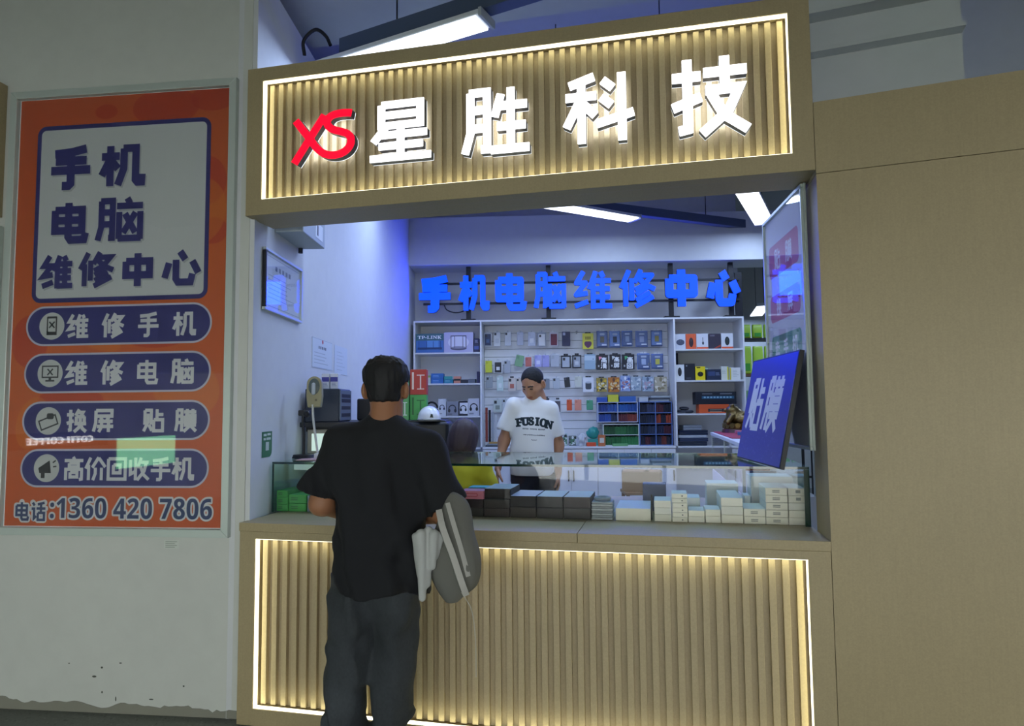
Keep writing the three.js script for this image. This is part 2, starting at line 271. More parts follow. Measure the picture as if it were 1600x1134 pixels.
// hall around and behind the camera
struct('added_shade_beam_3', bx(-7, 7, 2.1, 4.4, 2.6, 2.9), wpaint, W, [0, 0, 0], 'added unseen beam behind the viewer, shading the sign board', 'beam');  // unseen beam added to keep entrance daylight off the sign and wall tops
struct('wall_hall_left', bx(-7.15, -7, 0, 4.4, -15, 7), wpaint, W, [0, 0, 0], 'left side wall of the hall', 'wall');
struct('wall_hall_right', bx(7, 7.15, 0, 4.4, -15, 7), wpaint, W, [0, 0, 0], 'right side wall of the hall', 'wall');
struct('wall_hall_back_001', bx(2.9, 7, 0, 4.4, -12.7, -12.5), gpaint, W, [0, 0, 0], 'grey wall beyond the far rack', 'wall');
struct('wall_hall_back', bx(-7, 7, 0, 4.4, -15.2, -15), gpaint, W, [0, 0, 0], 'far wall beyond the shop', 'wall');
struct('wall_hall_front', merge([bx(-7, -6.6, 0, 4.4, 7, 7.2), bx(6.6, 7, 0, 4.4, 7, 7.2), bx(-6.6, 6.6, 2.6, 4.4, 7, 7.2)]), wpaint, W, [0, 0, 0], 'entrance wall of the hall behind the viewer', 'wall');
{
  const g = new THREE.Group(); g.name = 'window_1'; g.position.set(0, 0, 7.1); g.userData = { kind: 'structure', label: 'wide glazed entrance of the hall', category: 'window' }; scene.add(g);
  for (let i = 0; i <= 8; i++) part(g, 'mullion', box(0.06, 2.6, 0.1), M.darkBlue, [-6.57 + i * 13.14 / 8, 0, 0]);
  for (let i = 0; i < 8; i++) part(g, 'pane', box(1.57, 2.58, 0.01), M.glass, [-6.57 + (i + 0.5) * 13.14 / 8, 0.01, 0]);
}
for (const [x, z, t] of [[-2.6, 0.6, 'nearest the poster wall'], [1.2, 1.6, 'nearest the tan wall'], [-2.6, 3.8, 'by the entrance on the left'], [2.4, 4.4, 'by the entrance on the right']]) {
  const o = thing('ceiling_panel_light', 'square white ceiling panel light of the hall, ' + t, 'ceiling light', W, [x, 4.34, z], 0, 'hall ceiling lights');
  part(o, 'frame', merge([bx(-0.62, 0.62, 0, 0.059, 0.3, 0.33), bx(-0.62, 0.62, 0, 0.059, -0.33, -0.3), bx(-0.62, -0.6, 0, 0.059, -0.3, 0.3), bx(0.6, 0.62, 0, 0.059, -0.3, 0.3)]), M.white);
  part(o, 'diffuser', bx(-0.6, 0.6, 0.012, 0.05, -0.3, 0.3), glow(HALLC, 2));
  area(o, [0, 0.008, 0], DOWN, 1.2, 0.6, HALLC, LAMP.hall);
}

// ---------------------------------------------------------------- slatted fronts with light strips
function slattedFront(o, x0, x1, y0, y1, frameGeo, backGeo, n) {
  part(o, 'front_frame', frameGeo, laminate); part(o, 'back_board', backGeo, slatWood);
  const pitch = (x1 - x0) / n, sg = box(pitch * 0.5, y1 - y0 - 0.012, 0.024, 0.0015);
  for (let i = 0; i < n; i++) part(o, 'slat', sg, slatWood, [x0 + (i + 0.5) * pitch, y0 + 0.006, -0.0585]);
  const lit = glow(WARM.clone().lerp(new THREE.Color(1, 1, 1), 0.55), 3.2);
  const W_ = x1 - x0, H_ = y1 - y0;
  part(o, 'light_strip', bx(x0, x1, y1 - 0.0025, y1 - 0.0005, -0.036, -0.006), lit); part(o, 'light_strip', bx(x0, x1, y0 + 0.0005, y0 + 0.0025, -0.036, -0.006), lit);
  part(o, 'light_strip', bx(x0 + 0.0005, x0 + 0.0025, y0 + 0.003, y1 - 0.003, -0.036, -0.006), lit); part(o, 'light_strip', bx(x1 - 0.0025, x1 - 0.0005, y0 + 0.003, y1 - 0.003, -0.036, -0.006), lit);
  const zc = -0.022, xm = (x0 + x1) / 2, ym = (y0 + y1) / 2;
  area(o, [xm, y1 - 0.004, zc], DOWN, W_, 0.026, WARM, LAMP.strip); area(o, [xm, y0 + 0.004, zc], UP, W_, 0.026, WARM, LAMP.strip);
  area(o, [x0 + 0.004, ym, zc], RIGHT, 0.026, H_ - 0.03, WARM, LAMP.strip); area(o, [x1 - 0.004, ym, zc], LEFT, 0.026, H_ - 0.03, WARM, LAMP.strip);
}
function frameWithHole(x0, x1, y0, y1, a0, a1, b0, b1, depth) {
  const s = new THREE.Shape([[x0, y0], [x1, y0], [x1, y1], [x0, y1]].map((p) => new THREE.Vector2(...p)));
  s.holes.push(new THREE.Path([[a0, b0], [a0, b1], [a1, b1], [a1, b0]].map((p) => new THREE.Vector2(...p))));
  const g = new THREE.ExtrudeGeometry(s, { depth: depth - 0.003, bevelEnabled: true, bevelThickness: 0.003, bevelSize: 0.002, bevelOffset: -0.002, bevelSegments: 2 }); return uvBox(g.translate(0, 0, -depth + 0.0));
}
{
  const o = thing('service_counter', 'tan shop counter with a lit panel of vertical slats', 'counter', B);
  slattedFront(o, 0.075, 2.585, 0.08, 0.88, frameWithHole(-0.01, 2.672, 0.001, 0.9165, 0.075, 2.585, 0.08, 0.88, 0.07), bx(-0.01, 2.672, 0.001, 0.9165, -0.09, -0.0705), 47);
  part(o, 'body', uvBox(bx(-0.01, 2.672, 0.001, 0.9165, -1.28, -0.0905)), laminate);
  part(o, 'ledge_board', bx(-0.012, 1.648, 0.917, 0.957, -1.28, 0.004, 0.002), laminate); part(o, 'ledge_board', bx(1.65, 2.672, 0.917, 0.957, -1.28, 0.004, 0.002), laminate);
}
{
  const o = thing('shop_sign', 'tan slatted sign board with glowing white characters above the counter', 'sign', B, [0, 2.485, 0]);
  slattedFront(o, 0.075, 2.585, 0.08, 0.695, frameWithHole(-0.012, 2.672, 0, 0.765, 0.075, 2.585, 0.08, 0.695, 0.07), bx(-0.012, 2.672, 0, 0.765, -0.09, -0.0705), 50);
  part(o, 'body', bx(-0.012, 2.672, 0, 0.765, -0.25, -0.0905), laminate);
  const side = paint(0x3a4358, 0.4), white = glow(new THREE.Color(1, 1, 1), 2.2), red = glow(lin(1, 0.0, 0.03), 1.15), halo = glow(new THREE.Color(0.9, 0.95, 1), 1.6);
  const letters = [['星', 0.672, 0.984, 0.206, 0.503, 'white'], ['胜', 1.133, 1.459, 0.193, 0.512, 'white'], ['科', 1.614, 1.936, 0.201, 0.524, 'white'], ['技', 2.092, 2.423, 0.179, 0.531, 'white'], ['XS', 0.251, 0.591, 0.230, 0.490, 'red']];
  for (const [ch, x0, x1, y0, y1, col] of letters) {
    const w = x1 - x0, h = y1 - y0, ratio = w / h, R = 170, wt = 20;
    const sh = outline(Math.round(R * ratio) + 8, R + 8, (c) => {
      c.strokeStyle = '#fff';
      if (ch === 'XS') { c.setTransform(1, 0, 0, 1, 4, 4); const u = R / 262, q = (x, y) => [(x - 236) * u, (y - 528) * u]; c.lineWidth = 37 * u; c.lineCap = 'butt'; c.lineJoin = 'round'; c.beginPath(); c.moveTo(...q(252, 560)); c.lineTo(...q(332, 668)); c.bezierCurveTo(...q(372, 735), ...q(408, 757), ...q(455, 757)); c.bezierCurveTo(...q(515, 755), ...q(543, 718), ...q(538, 682)); c.bezierCurveTo(...q(530, 642), ...q(480, 642), ...q(445, 624)); c.bezierCurveTo(...q(402, 602), ...q(404, 556), ...q(460, 547)); c.bezierCurveTo(...q(490, 543), ...q(515, 545), ...q(540, 550)); c.stroke(); c.beginPath(); c.moveTo(...q(246, 782)); c.lineTo(...q(402, 546)); c.stroke(); }
      else strokeGlyph(c, ch, 4, 4, R * ratio, R, wt);
    });
    const L_ = new THREE.Group(); L_.name = 'channel_letter'; L_.position.set(x0, y0, 0); o.add(L_);
    L_.userData = { label: col === 'red' ? 'pair of red glowing logo letters' : 'white glowing character' };
    const face = fitBox(solid(sh, 0.006), w, h), ret = fitBox(solid(sh, 0.034), w, h), plate = fitBox(solid(sh, 0.003), w, h);
    part(L_, 'letter_face', face, col === 'red' ? red : white, [0, 0, 0.0105]); part(L_, 'letter_return', ret, side, [0, 0, -0.0242]); part(L_, 'halo_plate', plate, halo, [0, 0, -0.0285]);
    area(L_, [w / 2, h / 2, -0.030], BACK, w * 0.7, h * 0.7, new THREE.Color(0.9, 0.95, 1), LAMP.halo);
    if (col === 'white') area(L_, [w / 2, h / 2, 0.019], FRONT, w * 0.6, h * 0.6, new THREE.Color(1, 1, 1), 0.8);
  }
}

// ---------------------------------------------------------------- poster in its snap frame
const ORANGE = '#d2541c', NAVY = '#2b2a6e', PAPER = '#bcc0c1';
{
  const W0 = 1.2, H0 = 2.292, PX = 1024 / W0, px = (x) => (x + 1.292) * PX, py = (y) => (3.197 - y) * PX;
  const tex = canvasTex(1024, Math.round(H0 * PX), (c, w, h) => {
    const g = c.createLinearGradient(0, 0, w, h); g.addColorStop(0, '#b9502f'); g.addColorStop(0.5, '#c05a27'); g.addColorStop(1, '#ba5028'); c.fillStyle = g; c.fillRect(0, 0, w, h);
    c.fillStyle = 'rgba(168,44,32,0.55)'; for (const [x, y, rx, ry] of [[430, 75, 55, 35], [720, 70, 160, 90], [950, 40, 110, 60], [930, 420, 90, 110], [960, 650, 70, 60], [90, 1130, 90, 120], [300, 1400, 160, 60], [700, 1120, 150, 50]]) { c.beginPath(); c.ellipse(x, y, rx, ry, 0, 0, 7); c.fill(); }
    c.fillStyle = 'rgba(200,112,38,0.55)'; for (const [x, y, rx, ry] of [[880, 560, 140, 160], [850, 1350, 160, 130], [420, 1130, 120, 40], [120, 1500, 80, 120]]) { c.beginPath(); c.ellipse(x, y, rx, ry, 0.3, 0, 7); c.fill(); }
    const rrect = (x, y, ww, hh, r) => { c.beginPath(); c.roundRect(x, y, ww, hh, r); };
    // heading panel
    rrect(px(-1.175), py(3.035), px(-0.2) - px(-1.175), py(2.09) - py(3.035), 34); c.fillStyle = PAPER; c.fill(); c.lineWidth = 20; c.strokeStyle = NAVY; c.stroke();
    const put = (ch, x0, y0, x1, y1, wt, col = NAVY, edge) => { const w_ = px(x1) - px(x0), h_ = py(y0) - py(y1), k = wt * 0.36; if (edge) { c.strokeStyle = edge; strokeGlyph(c, ch, px(x0) + k, py(y1) + k, w_ - 2 * k, h_ - 2 * k, wt + 12, 'butt', 'round'); } c.strokeStyle = col; strokeGlyph(c, ch, px(x0) + k, py(y1) + k, w_ - 2 * k, h_ - 2 * k, wt); };
    const sh = '#a0a4a7';
    for (const [ch, a, b, d, e, wt] of [['手', -1.13, 2.678, -0.845, 2.948, 40], ['机', -0.832, 2.675, -0.55, 2.945, 36], ['电', -1.113, 2.381, -0.859, 2.644, 36], ['脑', -0.84, 2.38, -0.541, 2.652, 30], ['维', -1.149, 2.138, -0.938, 2.351, 26], ['修', -0.93, 2.145, -0.706, 2.36, 25], ['中', -0.684, 2.135, -0.48, 2.351, 34], ['心', -0.458, 2.134, -0.216, 2.36, 32]]) { c.save(); c.translate(7, 8); put(ch, a, b, d, e, wt, sh); c.restore(); put(ch, a, b, d, e, wt); }
    // four service pills
    const pills = [[2.054, 1.852], [1.802, 1.601], [1.548, 1.353], [1.299, 1.109]];
    pills.forEach(([y1, y0], i) => {
      rrect(px(-1.207), py(y1), px(-0.166) - px(-1.207), py(y0) - py(y1), (py(y0) - py(y1)) / 2); c.fillStyle = NAVY; c.fill(); c.lineWidth = 9; c.strokeStyle = '#b0b2c6'; c.stroke();
      const cx = px(-1.062), cy = py((y0 + y1) / 2), r = 62; c.beginPath(); c.arc(cx, cy, r, 0, 7); c.fillStyle = '#b4b7b7'; c.fill(); c.strokeStyle = c.fillStyle = '#23242c'; c.lineWidth = 6;
      if (i === 0) { c.strokeRect(cx - 22, cy - 40, 44, 78); c.fillRect(cx - 22, cy - 44, 44, 9); c.fillRect(cx - 22, cy + 26, 44, 14); }
      if (i === 1) { c.strokeRect(cx - 38, cy - 32, 76, 50); c.fillRect(cx - 6, cy + 18, 12, 14); c.fillRect(cx - 22, cy + 30, 44, 7); }
      if (i < 2) { c.beginPath(); c.moveTo(cx - 13, cy - 20); c.lineTo(cx + 13, cy + 8); c.moveTo(cx + 13, cy - 20); c.lineTo(cx - 13, cy + 8); c.stroke(); }
      if (i === 2) { c.save(); c.translate(cx, cy + 6); c.rotate(-0.35); c.strokeRect(-42, -20, 84, 42); c.restore(); c.beginPath(); c.roundRect(cx - 8, cy - 34, 34, 26, 8); c.fill(); }
      if (i === 3) { c.beginPath(); c.moveTo(cx - 40, cy); c.lineTo(cx + 14, cy - 34); c.lineTo(cx + 22, cy + 22); c.lineTo(cx - 34, cy + 22); c.closePath(); c.fill(); c.fillRect(cx - 26, cy + 22, 18, 22); c.beginPath(); c.moveTo(cx + 30, cy - 24); c.lineTo(cx + 44, cy - 34); c.moveTo(cx + 32, cy - 6); c.lineTo(cx + 48, cy - 8); c.stroke(); }
    });
    const line = (t, x0, x1, y0, y1, wt) => { const w_ = px(x1) - px(x0), hh = py(y0) - py(y1), n = t.length, cw = hh * 0.93, step = n > 1 ? (w_ - cw) / (n - 1) : 0; writeGlyphs(c, t, px(x0), py(y1), cw, hh, step, wt, '#c3c5c9'); };
    line('维修手机', -0.974, -0.252, 1.882, 2.018, 16); line('维修电脑', -0.971, -0.253, 1.634, 1.77, 16); line('换屏', -0.961, -0.69, 1.388, 1.515, 16); line('贴膜', -0.529, -0.233, 1.387, 1.513, 15); line('高价回收手机', -0.966, -0.244, 1.138, 1.265, 15);
    for (const [col, add] of [['#c6c8cb', 16], ['#2b3a66', 0]]) {
      for (const [ch, x] of [['电', -1.236], ['话', -1.142]]) { c.strokeStyle = col; strokeGlyph(c, ch, px(x), py(1.032), 72, 88, 11 + add, add ? 'round' : 'butt', add ? 'round' : 'miter'); }
      c.save(); c.font = 'bold 118px sans-serif'; c.lineJoin = 'round'; c.lineWidth = add; c.strokeStyle = c.fillStyle = col;
      const tx = ':1360 420 7806', tw = c.measureText(tx).width, target = px(-0.135) - px(-1.04); c.translate(px(-1.04), py(0.948)); c.scale(target / tw, 1.04);
      if (add) c.strokeText(tx, 0, 0); c.fillText(tx, 0, 0); c.restore();
    }
  });
  const o = thing('poster_frame', 'tall orange phone repair poster in a silver frame on the left wall', 'poster', A, [-0.692, 0.876, 0.001]);
  const w = 1.286, h = 2.352, t = 0.04, bar = (len) => { const s = new THREE.Shape([[-len / 2, 0], [len / 2, 0], [len / 2 - t, t], [-len / 2 + t, t]].map((p) => new THREE.Vector2(...p))); return new THREE.ExtrudeGeometry(s, { depth: 0.022, bevelEnabled: true, bevelThickness: 0.004, bevelSize: 0.003, bevelOffset: -0.003, bevelSegments: 2 }); };
  const bh = bar(w), bv = bar(h);
  part(o, 'frame_bar', bh, M.alu, [0, 0, 0.004]); part(o, 'frame_bar', bh, M.alu, [0, h, 0.004], [0, 0, Math.PI]); part(o, 'frame_bar', bv, M.alu, [w / 2, h / 2, 0.004], [0, 0, Math.PI / 2]); part(o, 'frame_bar', bv, M.alu, [-w / 2, h / 2, 0.004], [0, 0, -Math.PI / 2]);
  part(o, 'backing', bx(-w / 2 + 0.01, w / 2 - 0.01, 0.01, h - 0.01, 0.0005, 0.004), M.white);
  const pr = part(o, 'poster_print', panelGeo(1.186, H0 - 0.03), std(0xffffff, 0.5, { map: tex }), [0.0, 0.045, 0.009]); pr.userData = { label: 'orange printed sheet with navy lettering' };
  part(o, 'glass_pane', bx(-0.605, 0.605, 0.035, h - 0.035, 0.0145, 0.0175), M.glass);
}
single('paper_label', 'tiny pale paper label on the wall under the poster', 'label', new THREE.BoxGeometry(0.08, 0.042, 0.001).translate(0, 0.021, 0.0005), std(0xffffff, 0.8, { map: canvasTex(64, 32, (c) => { c.fillStyle = '#cfd4cc'; c.fillRect(0, 0, 64, 32); c.fillStyle = '#7f8a80'; for (let i = 0; i < 4; i++) c.fillRect(6, 5 + i * 7, 50 - 9 * (i % 2), 2); }) }), A, [-0.363, 0.815, 0.0006]);
{
  const o = thing('shop_header', 'tan laminate panel cut off by the left edge of the picture', 'panel', A, [-1.9, 2.55, 0.001]);
  part(o, 'board', bx(-0.52, 0.52, 0, 0.73, 0, 0.05, 0.002), laminate);
  const q = thing('wall_picture', 'white framed panel at the far left edge below the tan panel', 'frame', A, [-1.9, 0.9, 0.001]);
  part(q, 'board', bx(-0.5, 0.5, 0, 1.6, 0, 0.02), paint(0x8c948c, 0.5)); part(q, 'frame_bar', bx(0.5, 0.535, 0, 1.6, 0, 0.03, 0.004), M.alu);
}

// signs on the hall's left wall: out of the picture, seen only mirrored in the poster glass
{
  const H = frame(-6.999, 0, -Math.PI / 2), font = await new FontLoader().loadAsync('fonts/droid/droid_sans_bold.typeface.json');
  const o = thing('cafe_sign', 'dark board with small white lit lettering on the left hall wall', 'sign', H, [-0.9, 1.05, 0]);
  part(o, 'board', bx(-0.75, 0.75, 0, 0.2, 0, 0.03), M.darkBlue);
  const g = new TextGeometry('COTTI COFFEE', { font, size: 0.085, depth: 0.012, curveSegments: 3 }); g.computeBoundingBox(); const b = g.boundingBox; g.translate(-(b.max.x + b.min.x) / 2, 0.055, 0.031).scale(0.98 / (b.max.x - b.min.x), 1, 1);
  part(o, 'lettering', g, glow(new THREE.Color(1, 1, 1), 10)); area(o, [0, 0.1, 0.05], FRONT, 0.95, 0.07, new THREE.Color(1, 1, 1), 0.5);
  const q = thing('light_box', 'green lit box sign on the left hall wall', 'sign', H, [-2.32, 0.68, 0]);
  part(q, 'housing', bx(-0.6, 0.6, 0, 0.47, 0, 0.1), M.white); part(q, 'lit_face', bx(-0.58, 0.58, 0.02, 0.45, 0.1005, 0.105), glow(lin(0.36, 1.0, 0.5), 4.5)); area(q, [0, 0.235, 0.11], FRONT, 1.16, 0.43, lin(0.36, 1.0, 0.5), 3);
}

// ---------------------------------------------------------------- lamps and their rails
const sheet = (w, h, t = 0.0012) => keyed('s' + [w, h, t].map((v) => v.toFixed(4)), () => new THREE.BoxGeometry(w, h, t).translate(0, h / 2, 0));   // front face carries one whole print
function linearLamp(label, x, y, z, turn, len, w, wires = []) {
  const o = thing('linear_lamp', label, 'lamp', W, [x, y, z], turn);
  part(o, 'housing', bx(-len / 2, len / 2, 0.012, 0.042, -w / 2, w / 2, 0.006), paint(0xcfd4da, 0.4));
  for (const s of wires) part(o, 'suspension_wire', rod([s, 0.042, 0], [s, 4.399 - y, 0], 0.004), M.black);
  part(o, 'diffuser', bx(-len / 2 + 0.02, len / 2 - 0.02, 0, 0.0115, -w / 2 + 0.008, w / 2 - 0.008), glow(COOL.clone().lerp(new THREE.Color(1, 1, 1), 0.7), 3));
  for (const s of [-1, 1]) part(o, 'end_cap', box(0.02, 0.05, w + 0.006, 0.004), paint(0xaab2bc, 0.4), [s * (len / 2 + 0.0105), -0.002, 0]);
  area(o, [0, -0.004, 0], DOWN, len - 0.05, w - 0.02, COOL, LAMP.shop); return o;
}
function rail(label, x, y, z, turn, len, wires, top = 4.39) {
  const o = thing('lighting_rail', label, 'rail', W, [x, y, z], turn);
  part(o, 'channel', bx(-len / 2, len / 2, 0, 0.1, -0.045, 0.045, 0.004), paint(0x46536e, 0.5));
  for (const s of wires) part(o, 'suspension_wire', rod([s, 0.1, 0], [s, top - y, 0], 0.005), M.black); return o;
}
const T1 = Math.atan2(-0.345, 0.679);       // first lamp runs from the left wall towards the viewer's right
linearLamp('white linear lamp showing above the sign board', -0.665, 3.6, -3.80, T1, 1.2, 0.155);
rail('dark lighting rail over the lamp above the sign', 0.28, 3.655, -3.318, T1, 2.9, [-1.05, -0.2, 0.9], 4.015);
linearLamp('white linear lamp hanging in the middle of the shop', 0.85, 3.6, -7.12, Math.atan2(0.6, 1.05), 1.25, 0.2);
rail('dark lighting rail crossing above the middle shop lamp', 1.75, 3.655, -7.57, Math.atan2(0.44, 1.05), 3.0, [-0.8, 0.6, 1.3]);
linearLamp('white linear lamp beside the framed panel', 2.62, 3.6, -7.05, Math.atan2(1.2, 0.63), 1.35, 0.22, [-0.5, 0.5]);
linearLamp('added unseen fill lamp further right over the shop', 1.9, 3.6, -4.9, Math.atan2(0.6, 1.05), 1.2, 0.2, [-0.4, 0.4]);  // unseen lamp added to even out the shop light
linearLamp('added fill lamp near the counter, hidden by the sign', 0.7, 3.6, -4.7, Math.atan2(-0.6, 1.05), 1.2, 0.2, [-0.4, 0.4]);  // extra lamp out of view, added to fill the front of the shop
linearLamp('added fill lamp near the left wall, hidden by the sign', -0.5, 3.6, -5.75, Math.atan2(-0.6, 1.05), 1.2, 0.2, [-0.4, 0.4]);  // extra lamp out of view, added to fill the left of the shop
linearLamp('added unseen lamp brightening the far rack', 4.45, 3.4, -8.7, 0.4, 1.4, 0.25, [-0.5, 0.5]);  // added out of view to brighten the rack and its pouches
linearLamp('long white lamp far beyond the shelves', 4.28, 3.14, -11.5, Math.PI / 2 - 0.25, 1.3, 0.22, [-0.6, 0.6]);
{
  const p = at(L, 0.6, 3.72, 0.03), o = thing('power_cable', 'dark cable looped at the end of the lighting rail', 'cable', W, [p.x, 3.66, p.z]);
  part(o, 'cable', tube([[0.02, 0.02, 0], [0.02, 0.1, 0.02], [0.1, 0.16, 0.04], [0.16, 0.12, 0.04], [0.19, 0.06, 0.04]], 0.011, 30, 8), M.black);
}

// ---------------------------------------------------------------- blue letter sign over the shelves
{
  const o = thing('blue_letter_sign', 'row of glowing blue characters on a black bar frame over the shelves', 'sign', D, [0, 2.588, -0.05]);
  for (const x of [0.718, 1.707, 3.203, 3.93]) part(o, 'post', bx(x - 0.028, x + 0.028, 0, 0.675, -0.05, -0.012), M.black);
  for (const x of [0.718, 1.707, 3.203, 3.93]) part(o, 'foot_plate', bx(x - 0.09, x + 0.09, 0, 0.02, -0.1, 0.03), M.black);
  for (const y of [0.212, 0.462]) part(o, 'cross_bar', bx(0.16, 4.02, y - 0.013, y + 0.013, -0.0115, 0.008), M.black);
  part(o, 'end_post', bx(3.98, 4.06, 0, 0.55, -0.05, -0.012), M.black);
  part(o, 'cable', tube([[0.42, 0.2, 0], [0.45, 0.14, 0.01], [0.56, 0.1, 0.02], [0.66, 0.12, 0.01], [0.7, 0.16, 0]], 0.008, 24, 6), M.black);
  const bm = glow(lin(0, 0.055, 1), 1.9), bs = paint(0x101c4c, 0.4);
  const spots = [['手', 0.117, 2.685, 0.388, 0.463], ['机', 0.599, 2.702, 0.388, 0.438], ['电', 1.055, 2.695, 0.388, 0.461], ['脑', 1.524, 2.712, 0.397, 0.459], ['维', 2.015, 2.704, 0.459, 0.473], ['修', 2.565, 2.704, 0.443, 0.48], ['中', 3.121, 2.719, 0.388, 0.448], ['心', 3.611, 2.711, 0.411, 0.447]];
  const wts = { 手: 21, 机: 16.5, 电: 18, 脑: 14, 维: 13, 修: 13.5, 中: 22, 心: 22 }, R = 120;
  spots.forEach(([ch, x, y, w, h], i) => {
    const q = wts[ch], rw = R * w / h, k = q * 0.34;
    const sh = outline(Math.round(rw), R, (c) => { c.strokeStyle = '#fff'; strokeGlyph(c, ch, k, k, rw - 2 * k, R - 2 * k, q, 'butt', 'round'); }, 0.45);
    const m = part(o, 'letter', fitBox(solid(sh, 0.022), w, h), bm, [x, y - 2.588, 0.05]); part(m, 'letter_return', fitBox(solid(sh, 0.04), w, h), bs, [0, 0, -0.0405]);
    area(o, [x + w / 2, y - 2.588 + h / 2, 0.076], FRONT, w * 0.62, h * 0.62, lin(0, 0.02, 1), LAMP.blue);
    m.userData = { label: ['first', 'second', 'third', 'fourth', 'fifth', 'sixth', 'seventh', 'eighth'][i] + ' blue glowing character ' + ch };
  });
}

// ---------------------------------------------------------------- shelves and cabinets along the back wall
const SH = M.shelf;
{
  const o = thing('shelving_unit', 'white shelving unit with a slatted display panel along the back wall', 'shelf unit', D, [0, 0.071, 0]);
  const Y = (y) => y - 0.071;
  part(o, 'top_board', bx(0.046, 4.05, Y(2.567), Y(2.587), -0.415, 0), SH);
  for (const [x, y0] of [[0.046, 0.071], [0.863, 1.0425], [3.207, 1.0425], [4.03, 0.071]]) part(o, 'upright', bx(x, x + 0.02, Y(y0), Y(2.5665), -0.415, 0), SH);
  for (const y of [2.195, 1.818, 1.42]) { part(o, 'shelf_board', bx(0.0665, 0.8625, Y(y - 0.018), Y(y), -0.4, -0.002), SH); part(o, 'shelf_board', bx(3.2275, 4.0295, Y(y + 0.006 - 0.018), Y(y + 0.006), -0.4, -0.002), SH); }
  part(o, 'shelf_board', bx(3.2275, 4.0295, Y(1.02), Y(1.038), -0.4, -0.002), SH); part(o, 'shelf_board', bx(0.0665, 0.8625, Y(1.02), Y(1.038), -0.4, -0.002), SH);
  part(o, 'back_panel', bx(0.0665, 0.8625, Y(0.1), Y(2.566), -0.415, -0.4005), SH); part(o, 'back_panel', bx(3.2275, 4.0295, Y(0.1), Y(2.566), -0.415, -0.4005), SH);
  part(o, 'back_panel', bx(0.8835, 3.2065, Y(1.0425), Y(2.566), -0.415, -0.39), paint(0x9aa0a8, 0.6));
  for (let i = 0; i < 15; i++) { const y = 1.046 + i * 0.1013; part(o, 'slat_board', bx(0.885, 3.205, Y(y), Y(y + 0.0963), -0.3895, -0.37, 0.003), SH); }
}
single('worktop', 'white worktop over the low cabinet doors', 'worktop', bx(0.885, 3.205, 1.018, 1.0415, -0.41, 0.0, 0.003), SH, D, [0, 0, 0]);
for (let u = 0; u < 4; u++) {
  const x0 = 0.99 + u * 0.64 - 0.1 * (u === 0), x1 = u === 3 ? 3.2 : 0.99 + (u + 1) * 0.64, o = thing('base_cabinet', ['white low cabinet behind the man in the white shirt', 'white low cabinet right of the man in the white shirt', 'white low cabinet behind the cardboard box', 'white low cabinet at the right end under the film racks'][u], 'cabinet', D, [0, 0.071, 0]);
  part(o, 'body', bx(x0 + 0.001, x1 - 0.001, 0, 0.945, -0.41, -0.0225), SH);
  const n = u === 3 ? 1 : 2, w = (x1 - x0) / n;
  for (let i = 0; i < n; i++) {
    const d = part(o, 'door', bx(x0 + i * w + 0.0025, x0 + (i + 1) * w - 0.0025, 0.06, 0.935, -0.022, -0.003, 0.002), SH);
    const hx = x0 + (i === 0 ? w - 0.03 : w + 0.03);
    part(d, 'handle', bx(hx - 0.007, hx + 0.007, 0.56, 0.69, -0.0025, 0.022, 0.003), M.black);
  }
}

// cartons and boxes: a body and, where it shows one, a printed front
function carton(name, label, category, F, x, y, z, w, h, d, color, draw, opt = {}) {
  const o = thing(name, label, category, F, [x, y, z], opt.turn ?? 0, opt.group);
  part(o, 'carton', box(w, h, d, Math.min(0.0025, h * 0.1)), paint(color, opt.rough ?? 0.55), [0, 0, -d / 2]);
  if (draw) part(o, 'printed_front', sheet(w - 0.004, h - 0.004, 0.0008), std(0xffffff, 0.45, { map: canvasTex(opt.res ?? 128, Math.round((opt.res ?? 128) * h / w), draw) }), [0, 0.002, 0.0006]);
  return o;
}
const fillBg = (c, w, h, col) => { c.fillStyle = col; c.fillRect(0, 0, w, h); };
const mouse = (c, x, y, rx, ry, col, a = 0) => { c.fillStyle = col; c.beginPath(); c.ellipse(x, y, rx, ry, a, 0, 7); c.fill(); c.strokeStyle = 'rgba(255,255,255,.35)'; c.lineWidth = 2; c.beginPath(); c.moveTo(x, y - ry * 0.8); c.lineTo(x, y - ry * 0.2); c.stroke(); };
const headset = (c, x, y, r, col) => { c.strokeStyle = col; c.lineWidth = r * 0.28; c.beginPath(); c.arc(x, y, r, Math.PI * 0.85, Math.PI * 2.15); c.stroke(); c.fillStyle = col; for (const s of [-1, 1]) { c.beginPath(); c.ellipse(x + s * r * 0.9, y + r * 0.55, r * 0.36, r * 0.55, 0, 0, 7); c.fill(); } };
const textLines = (c, x, y, w, n, col, gap = 8, t = 3) => { c.fillStyle = col; for (let i = 0; i < n; i++) c.fillRect(x, y + i * gap, w * (0.6 + 0.4 * hash(i, n)), t); };

// left bay, from the top shelf down (front faces 3 cm behind the shelf edge)
const Z0 = -0.03;
carton('router_box', 'green and blue router carton on the top left shelf', 'box', D, 0.243, 2.196, Z0, 0.346, 0.236, 0.2, 0x41686a, (c, w, h) => { fillBg(c, w, h, '#3f6a70'); c.fillStyle = '#3d6fb0'; c.fillRect(0, h * 0.36, w, h * 0.64); c.fillStyle = '#5c94cf'; c.fillRect(w * 0.4, h * 0.36, w * 0.42, h * 0.5); c.fillStyle = '#1f3f6c'; c.fillRect(w * 0.06, h * 0.72, w * 0.88, h * 0.12); for (const x of [0.1, 0.38, 0.62, 0.88]) c.fillRect(w * x, h * 0.4, 4, h * 0.35); c.fillStyle = '#f2f5f5'; c.font = 'bold 40px serif'; c.save(); c.scale(w * 0.86 / c.measureText('TP-LINK').width, 1); c.fillText('TP-LINK', 12, h * 0.27); c.restore(); }, { res: 256 });
